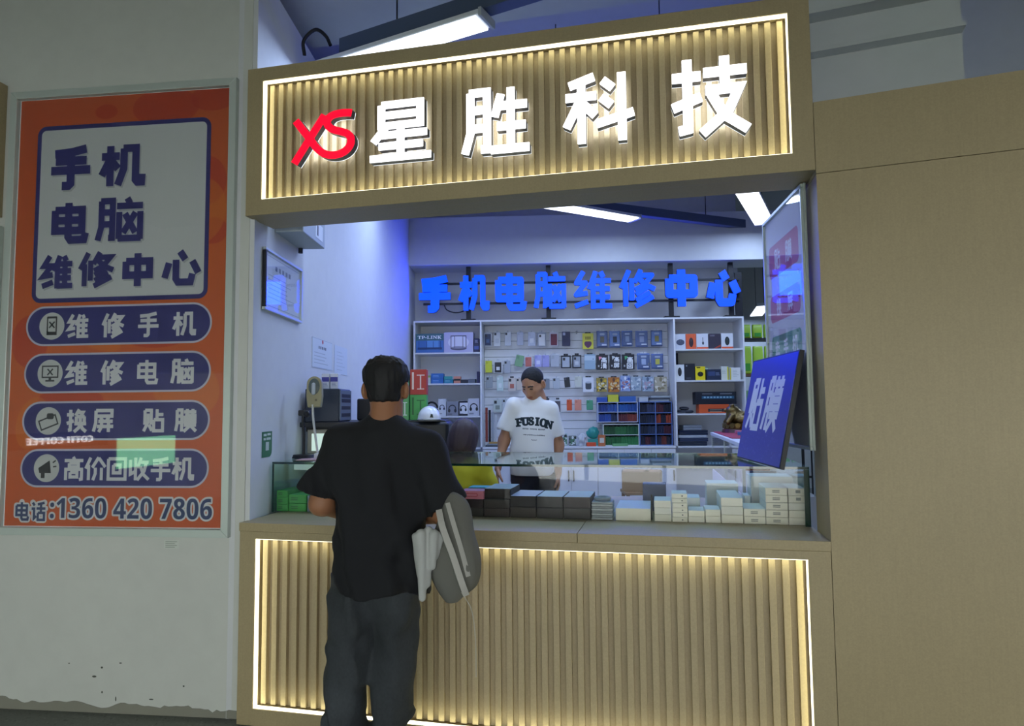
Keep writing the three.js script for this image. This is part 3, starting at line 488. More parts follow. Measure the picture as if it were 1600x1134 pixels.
carton('router_box', 'lilac white router carton beside the green one on top left shelf', 'box', D, 0.597, 2.196, Z0, 0.36, 0.25, 0.2, 0xb6b4d2, (c, w, h) => { fillBg(c, w, h, '#b9b7d6'); c.fillStyle = '#d9d8ea'; c.beginPath(); c.ellipse(w * 0.5, h * 0.5, w * 0.36, h * 0.32, 0, 0, 7); c.fill(); c.strokeStyle = '#454457'; c.lineWidth = 5; c.strokeRect(w * 0.24, h * 0.18, w * 0.52, h * 0.6); c.fillStyle = '#55546a'; c.beginPath(); c.ellipse(w * 0.5, h * 0.8, w * 0.28, h * 0.1, 0, 0, 7); c.fill(); c.fillStyle = '#8d8ca0'; c.beginPath(); c.ellipse(w * 0.5, h * 0.76, w * 0.26, h * 0.06, 0, 0, 7); c.fill(); c.fillStyle = '#454457'; for (const x of [0.36, 0.64]) c.fillRect(w * x, h * 0.2, 4, h * 0.56); }, { res: 200 });
carton('gadget_box', 'small dark blue carton at the end of top left shelf', 'box', D, 0.818, 2.196, Z0, 0.064, 0.17, 0.12, 0x23264a, (c, w, h) => { fillBg(c, w, h, '#22264c'); c.fillStyle = '#4a5ea0'; c.fillRect(0, h * 0.55, w, h * 0.25); textLines(c, 8, 14, w - 16, 3, '#c7cbe0', 10); }, { res: 48 });
carton('cable_box', 'white and green small carton at left of second left shelf', 'box', D, 0.224, 1.819, Z0, 0.058, 0.1, 0.1, 0xb9c2bb, (c, w, h) => { fillBg(c, w, h, '#c3cbc4'); c.fillStyle = '#8fae5a'; c.fillRect(0, 0, w, h * 0.25); }, { res: 48 });
for (const i of [0, 1]) carton('cable_box', ['lower blue carton of the pair on second left shelf', 'upper blue carton of the pair on second left shelf'][i], 'box', D, 0.334, 1.819 + i * 0.062, Z0, 0.152, 0.061, 0.12, 0x2f6db0, (c, w, h) => { fillBg(c, w, h, '#2c6cb4'); textLines(c, 14, 14, w - 40, 3, '#8db9e6', 12); }, { res: 96 });
carton('cable_box', 'lower teal carton on second left shelf', 'box', D, 0.473, 1.819, Z0, 0.11, 0.05, 0.12, 0x2d8aa0, (c, w, h) => { fillBg(c, w, h, '#2b87a3'); textLines(c, 10, 10, w - 30, 2, '#9fd0d8', 12); }, { res: 96 });
carton('cable_box', 'upper teal carton tilted on second left shelf', 'box', D, 0.468, 1.87, Z0 - 0.01, 0.1, 0.036, 0.1, 0x3a9a98, null, { turn: 0.12 });
carton('cable_box', 'salmon and black carton on second left shelf', 'box', D, 0.578, 1.819, Z0, 0.082, 0.084, 0.1, 0xd08a72, (c, w, h) => { fillBg(c, w, h, '#d08a74'); c.fillStyle = '#1d1f26'; c.fillRect(0, h * 0.35, w, h * 0.3); }, { res: 64 });
carton('cable_box', 'flat black carton on second left shelf', 'box', D, 0.665, 1.819, Z0, 0.085, 0.045, 0.1, 0x2a2d36);
carton('cable_box', 'flat grey carton near the divider on second left shelf', 'box', D, 0.755, 1.819, Z0, 0.088, 0.05, 0.1, 0x6a7076, null, { turn: -0.1 });
carton('gadget_box', 'tall navy carton against the divider on second left shelf', 'box', D, 0.838, 1.819, Z0, 0.036, 0.14, 0.12, 0x23264f);
{
  const o = thing('headset', 'loose black gaming headset on third left shelf', 'headset', D, [0.245, 1.421, -0.16]);
  part(o, 'band', new THREE.TorusGeometry(0.07, 0.012, 8, 24, Math.PI).translate(0, 0.1, 0), M.black);
  for (const s of [-1, 1]) { const e = new THREE.SphereGeometry(0.045, 16, 12).scale(0.6, 1, 1).translate(s * 0.068, 0.0455, 0); part(o, 'ear_cup', e, M.black); part(o, 'ear_cushion', new THREE.TorusGeometry(0.03, 0.012, 8, 16).rotateY(Math.PI / 2).translate(s * 0.045, 0.0455, 0), paint(0x2b2d33, 0.8)); }
}
for (const [label, x, w, h, bg, col] of [['white headset carton with a dark picture on third left shelf', 0.393, 0.095, 0.21, '#d5d8dc', '#23252c'], ['grey headset carton with a round headset on third left shelf', 0.518, 0.144, 0.176, '#8d9099', '#31343c'], ['black and white headset carton on third left shelf', 0.653, 0.112, 0.184, '#e3e5e8', '#15161b'], ['white headphone carton beside the divider on third left shelf', 0.781, 0.141, 0.21, '#c9cbd2', '#17181d']])
  carton('headset_box', label, 'box', D, x, 1.421, Z0, w, h, 0.12, bg, (c, W2, H2) => { fillBg(c, W2, H2, bg); if (label.startsWith('black')) { c.fillStyle = '#17181d'; c.fillRect(0, 0, W2, H2 * 0.12); c.fillRect(0, H2 * 0.88, W2, H2 * 0.12); c.fillRect(0, 0, W2 * 0.1, H2); } headset(c, W2 * 0.5, H2 * 0.5, W2 * 0.3, col); textLines(c, 8, H2 * 0.84, W2 * 0.5, 2, col, 8); }, { res: 96 });
for (const [x, w, h, col, label] of [[0.3, 0.3, 0.16, 0x2c3142, 'dark carton on the lowest visible left shelf'], [0.62, 0.2, 0.2, 0x3b3f66, 'violet grey carton on the lowest visible left shelf']]) carton('gadget_box', label, 'box', D, x, 1.039, -0.1, w, h, 0.2, col);

// right bay
const shA = 2.202, shB = 1.825, shC = 1.427, shD = 1.039;
for (const [label, x, w, bg, fn] of [
  ['white mouse carton next to the divider on top right shelf', 3.293, 0.126, '#cfd3dc', (c, w, h) => mouse(c, w * 0.5, h * 0.55, w * 0.4, h * 0.2, '#4d5468')],
  ['orange mouse carton on top right shelf', 3.42, 0.122, '#e2653c', (c, w, h) => mouse(c, w * 0.52, h * 0.56, w * 0.22, h * 0.32, '#3a2b33')],
  ['white carton with a slim dark stroke on top right shelf', 3.556, 0.142, '#d9dae0', (c, w, h) => { c.fillStyle = '#3c404c'; c.fillRect(w * 0.52, h * 0.24, 5, h * 0.3); c.beginPath(); c.ellipse(w * 0.56, h * 0.62, 8, 14, 0, 0, 7); c.fill(); c.fillStyle = '#e3643c'; c.fillRect(0, h * 0.88, w, h * 0.12); }],
  ['dark brown carton with an orange corner on top right shelf', 3.706, 0.142, '#3f3946', (c, w, h) => { c.fillStyle = '#b84a34'; c.beginPath(); c.moveTo(w, h * 0.72); c.lineTo(w, h * 0.86); c.lineTo(w * 0.5, h); c.lineTo(w * 0.35, h); c.fill(); textLines(c, 8, 10, w * 0.5, 2, '#8d8796'); }],
  ['white mouse carton at the right end of top right shelf', 3.853, 0.142, '#dadde0', (c, w, h) => { mouse(c, w * 0.5, h * 0.5, w * 0.2, h * 0.29, '#2f3a38'); c.fillStyle = '#e0623c'; c.fillRect(0, h * 0.88, w, h * 0.12); }]])
  carton('mouse_box', label, 'box', D, x, shA, Z0, w, 0.185, 0.1, bg, (c, W2, H2) => { fillBg(c, W2, H2, bg); fn(c, W2, H2); }, { res: 96 });
carton('phone_box', 'tall black phone carton at the back of second right shelf', 'box', D, 3.268, shB, -0.26, 0.08, 0.35, 0.05, 0x191c2a, (c, w, h) => { fillBg(c, w, h, '#171b2c'); c.fillStyle = '#d7dbe6'; c.fillRect(w * 0.2, h * 0.3, w * 0.3, h * 0.05); }, { res: 48 });
for (const [label, x, w, h, bg, fn, z = Z0] of [
  ['white mouse carton beside the black one on second right shelf', 3.281, 0.1, 0.19, '#dfe2e3', (c, w, h) => mouse(c, w * 0.45, h * 0.46, w * 0.24, h * 0.28, '#22262a')],
  ['black square carton with a grey mark on second right shelf', 3.396, 0.126, 0.2, '#23262f', (c, w, h) => { c.fillStyle = '#9aa0aa'; c.fillRect(w * 0.14, h * 0.08, 12, 12); textLines(c, w * 0.15, h * 0.86, w * 0.5, 1, '#9aa0aa'); }],
  ['yellow carton with a dark gadget on second right shelf', 3.522, 0.118, 0.166, '#e8d21f', (c, w, h) => { mouse(c, w * 0.5, h * 0.56, w * 0.3, h * 0.18, '#20211c'); c.fillStyle = '#20211c'; c.fillRect(w * 0.12, 5, w * 0.4, 10); }],
  ['green topped carton behind the navy one on second right shelf', 3.612, 0.06, 0.158, '#2f7a44', (c, w, h) => { c.fillStyle = '#d9e8d6'; c.fillRect(4, 6, w - 8, h * 0.12); }, -0.12],
  ['navy wide carton on second right shelf', 3.681, 0.17, 0.13, '#273148', (c, w, h) => { c.fillStyle = '#3e4f78'; c.fillRect(w * 0.1, h * 0.2, w * 0.5, h * 0.4); textLines(c, w * 0.64, h * 0.3, w * 0.3, 3, '#8292b4'); }],
  ['white and yellow carton on second right shelf', 3.815, 0.088, 0.162, '#d7dacb', (c, w, h) => { c.fillStyle = '#d5cf3c'; c.fillRect(w * 0.82, 0, w * 0.18, h); textLines(c, 8, h * 0.3, w * 0.6, 4, '#9ba59b', 12); }],
  ['pale carton with yellow side at right end of second right shelf', 3.935, 0.13, 0.148, '#dfe1dc', (c, w, h) => { c.fillStyle = '#cfc52e'; c.fillRect(0, 0, w * 0.12, h); textLines(c, w * 0.3, h * 0.2, w * 0.55, 5, '#a3aaa6', 14); }]])
  carton('mouse_box', label, 'box', D, x, shB, z, w, h, 0.09, bg, (c, W2, H2) => { fillBg(c, W2, H2, bg); fn(c, W2, H2); }, { res: 96 });
carton('keyboard_box', 'long orange keyboard carton on third right shelf', 'box', D, 3.672, shC, Z0, 0.355, 0.107, 0.16, 0xd1592f, (c, w, h) => { fillBg(c, w, h, '#d25a2e'); c.fillStyle = '#2b2b33'; c.fillRect(w * 0.3, h * 0.5, w * 0.7, h * 0.34); textLines(c, w * 0.36, h * 0.6, w * 0.5, 2, '#c9b79a', 12); }, { res: 192 });
carton('keyboard_box', 'long black keyboard carton on the orange one on third right shelf', 'box', D, 3.7, shC + 0.1075, Z0 - 0.005, 0.485, 0.15, 0.16, 0x1d222c, (c, w, h) => { fillBg(c, w, h, '#1a1f2a'); c.fillStyle = '#2c5a78'; c.fillRect(w * 0.15, h * 0.34, w * 0.8, h * 0.22); c.fillStyle = '#8fb6c8'; for (let i = 0; i < 9; i++) c.fillRect(w * (0.2 + i * 0.08), h * 0.38, w * 0.05, h * 0.12); c.fillStyle = '#6f7680'; c.fillRect(w * 0.16, h * 0.12, w * 0.25, 4); c.fillRect(w * 0.6, h * 0.1, w * 0.3, 6); }, { res: 192 });
{
  const o = thing('cable_bundle', 'dark bundle of coiled cables at left of third right shelf', 'cable', D, [3.34, shC + 0.001, -0.12]);
  for (const [x, y, z, r, a] of [[-0.03, 0.025, 0, 0.05, 0.3], [0.05, 0.02, 0.02, 0.04, -0.4], [0.0, 0.06, -0.02, 0.045, 0.8]]) part(o, 'coil', new THREE.TorusGeometry(r, 0.014, 8, 20).rotateX(Math.PI / 2 + a * 0.2).translate(x, y, z), paint(0x33363f, 0.7));
}
for (const [i, y, h, col, label] of [[0, 0, 0.05, 0x1d2636, 'lowest dark laptop in the right stack'], [1, 0.0505, 0.045, 0x2a3550, 'navy laptop second from the bottom of the right stack'], [2, 0.096, 0.03, 0xb8bec6, 'silver laptop in the middle of the right stack'], [3, 0.1265, 0.06, 0x1c2740, 'thick navy laptop case near the top of the right stack'], [4, 0.187, 0.06, 0x8d949c, 'grey laptop topmost of the right stack']]) {
  const o = thing('laptop', label, 'laptop', D, [3.42 + (i % 2) * 0.012, shD + y + 0.0005, -0.19], 0, 'stack of laptops');
  const w = i === 4 ? 0.22 : 0.34; part(o, 'base', box(w, h * 0.5, 0.24, 0.004), paint(col, 0.4)); part(o, 'lid', box(w, h * 0.46, 0.24, 0.004), paint(col, 0.35), [0, h * 0.52, 0]);
}

// ---------------------------------------------------------------- goods hanging on the slatted panel
const packGroup = 'packs hanging on the slatted panel';
const tabDark = paint(0x20232b, 0.5), tabPale = paint(0xd4d8de, 0.5);
function hangHook(o, h) { const y = h - 0.012; part(o, 'hook', merge([rod([0, y, -0.089], [0, y, 0.014], 0.0022, 6), rod([0, y, 0.013], [0, y + 0.012, 0.022], 0.0022, 6), bx(-0.008, 0.008, y - 0.012, y + 0.012, -0.0925, -0.0885)]), M.steel); }
function phoneCase(label, x, y, w, h, color, o2 = {}) {
  const o = thing('phone_case', label, 'phone case', D, [x + w / 2, y, -0.277], 0, packGroup), g = new THREE.Group();
  const c = part(o, 'case_shell', box(w * 0.97, h * 0.92, 0.011, 0.005), paint(color, 0.45)); if (o2.tilt) c.rotation.z = o2.tilt;
  if (o2.frame !== undefined) { c.scale.set(0.78, 0.8, 1); c.position.set(0, h * 0.06, 0.006); part(o, 'card', box(w, h * 0.9, 0.006, 0.002), paint(o2.frame, 0.5)); }
  part(c, 'camera_window', box(w * 0.3, w * 0.34, 0.003, 0.003), paint(o2.cam ?? 0x2b2e36, 0.4), [-w * 0.24, h * 0.92 - w * 0.46, 0.0062]);
  if (o2.print !== undefined) part(c, 'print', box(w * 0.5, h * 0.3, 0.0015, 0.0007), paint(o2.print, 0.5), [0, h * 0.2, 0.0062]);
  part(o, 'hang_tab', box(w * 0.45, h * 0.12, 0.0025, 0.001), o2.tab ? tabDark : tabPale, [0, h * 0.9, 0]);
  hangHook(o, h); return o;
}
function cardPack(label, x, y, w, h, color, draw, tab = true) {
  const o = thing('accessory_pack', label, 'package', D, [x + w / 2, y, -0.272], 0, packGroup);
  part(o, 'pack_body', box(w * 0.96, h * 0.92, 0.022, 0.002), paint(color, 0.45));
  if (draw) part(o, 'printed_front', sheet(w * 0.94, h * 0.9, 0.0008), std(0xffffff, 0.4, { map: canvasTex(80, Math.round(80 * h / w), draw) }), [0, h * 0.01, 0.0117]);
  part(o, 'hang_tab', box(w * 0.5, h * 0.1, 0.003, 0.0014), tab ? tabDark : tabPale, [0, h * 0.9, 0]); hangHook(o, h); return o;
}
const packTexture = (a, cols) => canvasTex(96, 140, (c, w, h) => { c.fillStyle = a; c.fillRect(0, 0, w, h); cols.forEach((k, i) => { c.strokeStyle = k; c.lineWidth = 3 + 2 * i; for (let j = 0; j < 6; j++) { c.beginPath(); c.moveTo(w * hash(i, j, 1), h * hash(i, j, 2)); c.lineTo(w * hash(i, j, 3), h * hash(i, j, 4)); c.stroke(); } }); });
let blisterCount = 0;
const blisterMat = [packTexture('#62739c', ['#aebbd6', '#2e3a58', '#8e8a66']), packTexture('#6f88b8', ['#d3dcec', '#33456e', '#4e6aa8']), packTexture('#58698e', ['#c2cde0', '#3a3c40', '#b8a860'])].map((map) => phys(0xffffff, 0.3, { map, clearcoat: 0.6 }));
function blister(label, x, y, w, h, tone, inner) {
  const o = thing('blister_pack', label, 'package', D, [x + w / 2, y, -0.272], 0, packGroup);
  part(o, 'backing_card', box(w * 0.92, h * 0.92, 0.003, 0.001), paint(tone, 0.5));
  part(o, 'blister', box(w * 0.84, h * 0.8, 0.022, 0.008), blisterMat[(blisterCount++) % 3], [0, h * 0.05, 0.0135]);
  part(o, 'product', box(w * 0.34, h * 0.34, 0.016, 0.006), paint(inner, 0.5), [0, h * 0.26, 0.02]); part(o, 'label_strip', box(w * 0.4, h * 0.08, 0.001, 0.0004), paint(0xd3dae8, 0.4), [w * 0.16, h * 0.1, 0.0252]);
  part(o, 'product_head', box(w * 0.42, h * 0.12, 0.018, 0.006), paint(0xa9b4c8, 0.3), [0, h * 0.66, 0.0185]);
  part(o, 'hang_tab', box(w * 0.5, h * 0.1, 0.003, 0.0014), tabPale, [0, h * 0.9, 0]); hangHook(o, h); return o;
}
phoneCase('navy blue printed phone case, first of the top row by the left divider', 0.89, 2.29, 0.099, 0.195, 0x2c3c62, { frame: 0xb9c0cc, print: 0x4a6a9c });
phoneCase('clear white phone case with a dark dot, second of the top row', 1.012, 2.289, 0.088, 0.195, 0xd3d7dd, { print: 0xc4c9d2 });
phoneCase('clear white phone case with a dark dot, third of the top row', 1.151, 2.293, 0.083, 0.189, 0xc9ced6);
phoneCase('plain grey lilac phone case, fourth of the top row', 1.308, 2.299, 0.08, 0.181, 0xb9bfce, { cam: 0xa9b0c0 });
phoneCase('clear phone case with a bright stripe, fifth of the top row', 1.445, 2.289, 0.096, 0.188, 0xc2c8d8, { print: 0xe6eaf2, cam: 0xb0b7c6 });
phoneCase('white phone case with black camera ring, sixth of the top row', 1.566, 2.276, 0.106, 0.2, 0xdedfe2, { frame: 0x9aa0ac });
phoneCase('maroon phone case in white frame on the top row', 1.719, 2.283, 0.104, 0.191, 0x6e1f3c, { frame: 0xc9c4cf, cam: 0x551630 });
phoneCase('dark navy phone case, last of the cases on the top row', 1.872, 2.281, 0.104, 0.198, 0x2b2f52, { cam: 0xaab0c8 });
phoneCase('bright yellow phone case near the left divider', 0.904, 1.958, 0.087, 0.163, 0xcfd43c, { cam: 0xbcc133 });
phoneCase('white phone case with black blotches beside the yellow case', 1.011, 1.95, 0.11, 0.172, 0x2a2c34, { frame: 0xd6d9de, print: 0xe2e4e8 });
phoneCase('clear grey phone case, third of the second row', 1.141, 1.948, 0.08, 0.17, 0xa9afb8);
phoneCase('tilted green phone case on the second row', 1.267, 2.032, 0.104, 0.155, 0x7ba77e, { tilt: -0.22, cam: 0x6a9670 });
phoneCase('coral red phone case in white frame on the second row', 1.397, 2.019, 0.101, 0.16, 0xc06a62, { frame: 0xcfd0d6, cam: 0xaa564f });
phoneCase('lilac phone case, left one of the lilac pair', 1.525, 2.022, 0.093, 0.162, 0xa9a8dc, { print: 0xd5d6f0, cam: 0x9594cc });
phoneCase('lilac phone case, right one of the lilac pair', 1.621, 2.021, 0.09, 0.162, 0xa09fd6, { cam: 0x8c8bc6 });
phoneCase('pale grey phone case between the lilac pair and black frames', 1.725, 2.02, 0.113, 0.169, 0xb0b5bf, { cam: 0x9aa0aa });
phoneCase('clear phone case in black frame with a printed back', 1.856, 2.004, 0.123, 0.176, 0xaeb5c0, { frame: 0x1e2129, tab: 1 });
phoneCase('clear phone case in narrower black frame, right of the printed one', 1.997, 2.003, 0.113, 0.182, 0x9ca3ae, { frame: 0x1b1d25, tab: 1, print: 0xc4c9d0 });
phoneCase('grey phone case near the divider on the third row', 0.913, 1.767, 0.083, 0.152, 0x9aa1a8);
phoneCase('mint white phone case, second of the third row', 1.047, 1.726, 0.083, 0.194, 0xc3d6d2, { cam: 0xe2e8e8, print: 0xdfe9e8 });
phoneCase('beige phone case with red corner, third of the third row', 1.189, 1.721, 0.101, 0.183, 0xcfc6bd, { tab: 1, print: 0xb86a5c });
phoneCase('beige phone case beside the head of the man in white', 1.292, 1.734, 0.076, 0.162, 0xcabfb2);
phoneCase('dark grey phone case half behind the head of the man in white', 1.634, 1.738, 0.077, 0.148, 0x7f868e);
phoneCase('light grey phone case with a long hook on the third row', 1.754, 1.744, 0.087, 0.154, 0xb4bcc2, { tilt: 0.06 });
phoneCase('slim black phone case tilted on the third row', 1.899, 1.764, 0.073, 0.136, 0x24272d, { tilt: 0.1, cam: 0x4a4e58 });
phoneCase('pale cream phone case, last case of the third row', 2.022, 1.762, 0.091, 0.147, 0xc9ccc0, { cam: 0xb4b8ac });
phoneCase('pale green case with a dark foot, left in the lowest row', 1.003, 1.462, 0.107, 0.168, 0xbfcac4, { print: 0x8a958c });
phoneCase('plain white phone case behind the left shoulder of the man in white', 1.116, 1.468, 0.079, 0.169, 0xc8d0d0);
phoneCase('black phone case behind the right shoulder of the man in white', 1.638, 1.477, 0.066, 0.169, 0x33373f, { tab: 1 });
phoneCase('white and dark framed case right of the man in white', 1.764, 1.448, 0.087, 0.182, 0x56525c, { frame: 0xd5d8db, tab: 1 });
phoneCase('orange red phone case in the lowest row', 1.919, 1.475, 0.068, 0.147, 0xd8572f, { cam: 0xc44a26 });
phoneCase('salmon pink phone case in the lowest row', 2.017, 1.474, 0.087, 0.147, 0xdc8f78, { cam: 0xcb7d68 });
phoneCase('green phone case at the end of the lowest row', 2.165, 1.48, 0.083, 0.132, 0x4f9d76, { cam: 0x42895f });
cardPack('yellow pack with a purple heart shape on the top row', 2.126, 2.239, 0.141, 0.215, 0xd8d14a, (c, w, h) => { fillBg(c, w, h, '#d9d24c'); c.fillStyle = '#8a7c2c'; for (let i = 0; i < 4; i++) c.fillRect(w * (0.24 + i * 0.14), h * 0.2, w * 0.1, h * 0.2); c.fillStyle = '#5b2f58'; c.beginPath(); c.moveTo(w * 0.5, h * 0.95); c.bezierCurveTo(w * 0.05, h * 0.8, w * 0.1, h * 0.5, w * 0.35, h * 0.52); c.lineTo(w * 0.65, h * 0.52); c.bezierCurveTo(w * 0.9, h * 0.5, w * 0.95, h * 0.8, w * 0.5, h * 0.95); c.fill(); });
[[2.299, 2.256, 0.148, 0.228, 0x5a6890, 0x6f6a58], [2.458, 2.254, 0.146, 0.228, 0x6a82b8, 0x39404e], [2.612, 2.267, 0.144, 0.213, 0x6080c4, 0x8d9db8], [2.781, 2.257, 0.165, 0.22, 0x7389c0, 0x9aa5c0], [2.972, 2.262, 0.155, 0.22, 0x566488, 0x8e8448]].forEach((a, i) => blister(['blue blister pack with an olive gadget, next to the yellow pack', 'blue blister pack with a black gadget, second on the top row', 'bright blue blister pack, third of the five on the top row', 'pale blue blister pack, fourth of the five on the top row', 'dark blue blister pack with a golden gadget, by the right divider'][i], ...a));
cardPack('pale blue flat pack left of the black packs', 2.144, 1.983, 0.143, 0.206, 0x8fa9bd, (c, w, h) => { fillBg(c, w, h, '#94aec2'); c.fillStyle = '#b9cbd8'; c.fillRect(0, h * 0.1, w, h * 0.3); c.fillStyle = '#5d7388'; c.fillRect(w * 0.76, h * 0.28, 8, 8); });
[['高清', 2.294, 1.979, 0.151, 0.201, '#e98aa0', 'black pack with large white characters and a pink corner'], ['高屏', 2.46, 1.98, 0.14, 0.205, '#c9d2d0', 'black pack with large white characters, middle of the three'], ['高回', 2.612, 1.978, 0.16, 0.205, '#58b070', 'black pack with large white characters and a green corner']].forEach(([t, x, y, w, h, col, label]) =>
  cardPack(label, x, y, w, h, 0x24252d, (c, w_, h_) => { fillBg(c, w_, h_, '#24252e'); c.fillStyle = col; c.beginPath(); c.moveTo(w_ * 0.2, h_ * 0.1); c.lineTo(w_ * 0.5, h_ * 0.14); c.lineTo(w_ * 0.24, h_ * 0.38); c.fill(); writeGlyphs(c, t[0], w_ * 0.4, h_ * 0.16, 40, 40, 0, 7, '#e6e8ea'); writeGlyphs(c, t[1], w_ * 0.36, h_ * 0.55, 42, 42, 0, 7, '#e6e8ea'); c.fillStyle = '#aeb3b8'; c.fillRect(w_ * 0.12, h_ * 0.7, 10, 14); }));
blister('blue blister pack with a bright glint, left of two on the second row', 2.797, 1.976, 0.168, 0.219, 0x6484c4, 0xa0b0d0);
blister('blue blister pack with a small yellow spot, by the divider on the second row', 2.972, 1.981, 0.16, 0.205, 0x6078b4, 0xc9c25a);
cardPack('white pack picturing a dark cup-like gadget on the third row', 2.122, 1.7, 0.141, 0.201, 0xd5d8de, (c, w, h) => { fillBg(c, w, h, '#d9dce2'); c.fillStyle = '#39424f'; c.beginPath(); c.roundRect(w * 0.22, h * 0.32, w * 0.56, h * 0.5, 12); c.fill(); c.fillStyle = '#aeb6c2'; c.beginPath(); c.ellipse(w * 0.5, h * 0.34, w * 0.28, h * 0.07, 0, 0, 7); c.fill(); });
const scribble = (bg, cols) => (c, w, h) => { fillBg(c, w, h, bg); cols.forEach((k, i) => { c.fillStyle = k; for (let j = 0; j < 7; j++) { c.beginPath(); c.ellipse(w * hash(i, j, 3), h * (0.12 + 0.8 * hash(i, j, 9)), 5 + 12 * hash(i, j, 5), 4 + 11 * hash(i, j, 7), hash(i, j) * 3, 0, 7); c.fill(); } }); };
cardPack('yellow and black pack on the third row', 2.289, 1.701, 0.133, 0.19, 0x8a7838, scribble('#9c8a44', ['#d6b02c', '#2a2826', '#d9d2b8']));
cardPack('orange pack on the third row', 2.436, 1.697, 0.144, 0.2, 0xb06a2c, scribble('#b26d2e', ['#d99a34', '#6a3c24', '#d9c49a']));
cardPack('white pack with blue figures on the third row', 2.587, 1.706, 0.128, 0.212, 0x8d9bbf, scribble('#93a4c8', ['#3d5aa8', '#e2e6ee', '#a86a6a']));
cardPack('clear silvery pack beside the blue figures on the third row', 2.717, 1.712, 0.129, 0.19, 0x9fadb8, scribble('#a3b2bd', ['#d5dde2', '#8296a8']));
cardPack('grey blue pack on the third row', 2.857, 1.703, 0.143, 0.197, 0x93a3b2, scribble('#97a9ba', ['#c6d2dc', '#5c6f86', '#b49aa8']));
cardPack('cream pack by the right divider on the third row', 3.01, 1.694, 0.157, 0.204, 0xb3aa92, scribble('#b8af96', ['#e2dccb', '#8d8263']));
single('empty_hook', 'empty steel hook on the top row between case and yellow pack', 'hook', merge([rod([0, 0, -0.098], [0, 0, 0.0], 0.0028, 6), rod([0, 0, 0], [0, 0.02, 0.012], 0.0028, 6), bx(-0.01, 0.01, -0.02, 0.02, -0.1, -0.098)]), M.steel, D, [2.06, 2.46, -0.2695]);

// ---------------------------------------------------------------- racks of screen films and small things on the worktop
function filmRack(label, x, y, w, h, cols, rows, edge, sets) {
  const o = thing('film_rack', label, 'rack', D, [x, y, -0.12], 0, 'racks of screen films'), t = 0.008, d = 0.2, em = paint(edge, 0.5);
  part(o, 'back_panel', bx(0, w, 0, h, -d, -d + 0.004), paint(0x3a4458, 0.6));
  for (let i = 0; i <= cols; i++) part(o, 'upright', bx(i * (w - t) / cols, i * (w - t) / cols + t, 0, h, -d + 0.0045, 0), em);
  for (let j = 0; j <= rows; j++) part(o, 'tray', bx(t + 0.0005, w - t - 0.0005, j * (h - t) / rows, j * (h - t) / rows + t, -d + 0.0045, -0.001), em);
  for (let j = 0; j < rows; j++) for (let i = 0; i < cols; i++) {
    const cx0 = i * (w - t) / cols + t + 0.002, cw = (w - t) / cols - t - 0.004, cy = j * (h - t) / rows + t + 0.0005, ch = (h - t) / rows - t - 0.014, s = sets[(j * cols + i) % sets.length];
    s.forEach((col, k) => {
      const n = Math.max(3, Math.floor(cw / 0.013 / s.length)), list = [];
      for (let q = 0; q < n; q++) { const xx = cx0 + cw * (k + (q + 0.2) / n) / s.length, hh = ch * rr(0.86, 1); list.push(bx(xx, xx + cw / n / s.length * 0.62, cy, cy + hh, -d + 0.012, -0.012 - rr(0, 0.012))); }
      const m = part(o, 'films', merge(list), paint(col, 0.4)); m.userData = { kind: 'stuff' };
    });
  }
  return o;
}
filmRack('white two by two rack of blue screen films', 2.29, 1.3275, 0.488, 0.246, 2, 2, 0xb9c4dc, [[0x2f55a8, 0x3a62b8, 0x2c3a5c], [0x6a3040, 0x9a4a44], [0x2b4c98, 0x3562b0], [0x2d6ab8, 0x2c5fae]]);
filmRack('tall rack of dark screen films by the right divider', 2.792, 1.0425, 0.398, 0.53, 2, 4, 0x5a78b4, [[0x20283c, 0x5a2c34, 0x20283c], [0x2a3048, 0x7a3a30, 0x232a3c], [0x1f2a3c, 0x31405c], [0x2c3350, 0x552c38], [0x20283c, 0x263450], [0xa0442f, 0x20283c, 0xb04a34], [0x232b3e, 0x3d4868], [0x5a2f3c, 0x222a3a]]);
filmRack('white rack of green screen films below the blue one', 2.352, 1.0425, 0.436, 0.262, 1, 2, 0xd3dcd6, [[0x2f7a48, 0x3a8a52], [0x275f3c, 0x3c8450, 0x2a6a42]]);
for (const [label, x, y, w, h, col] of [['flat blue carton on the left of the film racks', 2.35, 1.574, 0.12, 0.06, 0x2f55a6], ['flat yellow carton on the film racks', 2.483, 1.574, 0.126, 0.09, 0xc6c53c], ['wide blue carton lying on the film racks', 2.658, 1.574, 0.2, 0.068, 0x3563ac]]) carton('film_box', label, 'box', D, x, y, -0.13, w, h, 0.15, col, null);
carton('film_box', 'white carton on the tall film rack', 'box', D, 2.852, 1.573, -0.13, 0.11, 0.055, 0.15, 0xb4bcc4);
for (let i = 0; i < 3; i++) carton('film_box', ['lowest grey card pack on the tall film rack', 'middle black card pack on the tall film rack', 'topmost grey card pack on the tall film rack'][i], 'box', D, 3.04 + i * 0.01, 1.573 + i * 0.024, -0.13, 0.24, 0.0235, 0.15, [0x8d969e, 0x3c434c, 0xa2abb0][i], null, { turn: 0.03 * i });
single('teal_pouch', 'translucent teal plastic pouch beside the green film rack', 'pouch', sdfGeo((x, y, z) => Math.max(ell(x, y, z, [0, 0.07, 0], [0.075, 0.075, 0.05]) + wrinkle(x, y, z, 40, 0.02), -y), [-0.1, -0.01, -0.08], [0.1, 0.17, 0.08], 0.01), phys(0x3fb3a8, 0.35, { transmission: 0.25, thickness: 0 }), D, [2.235, 1.125, -0.24]);
carton('teal_box', 'flat teal box under the translucent pouch', 'box', D, 2.235, 1.0425, -0.18, 0.12, 0.08, 0.1, 0x3a9a90);
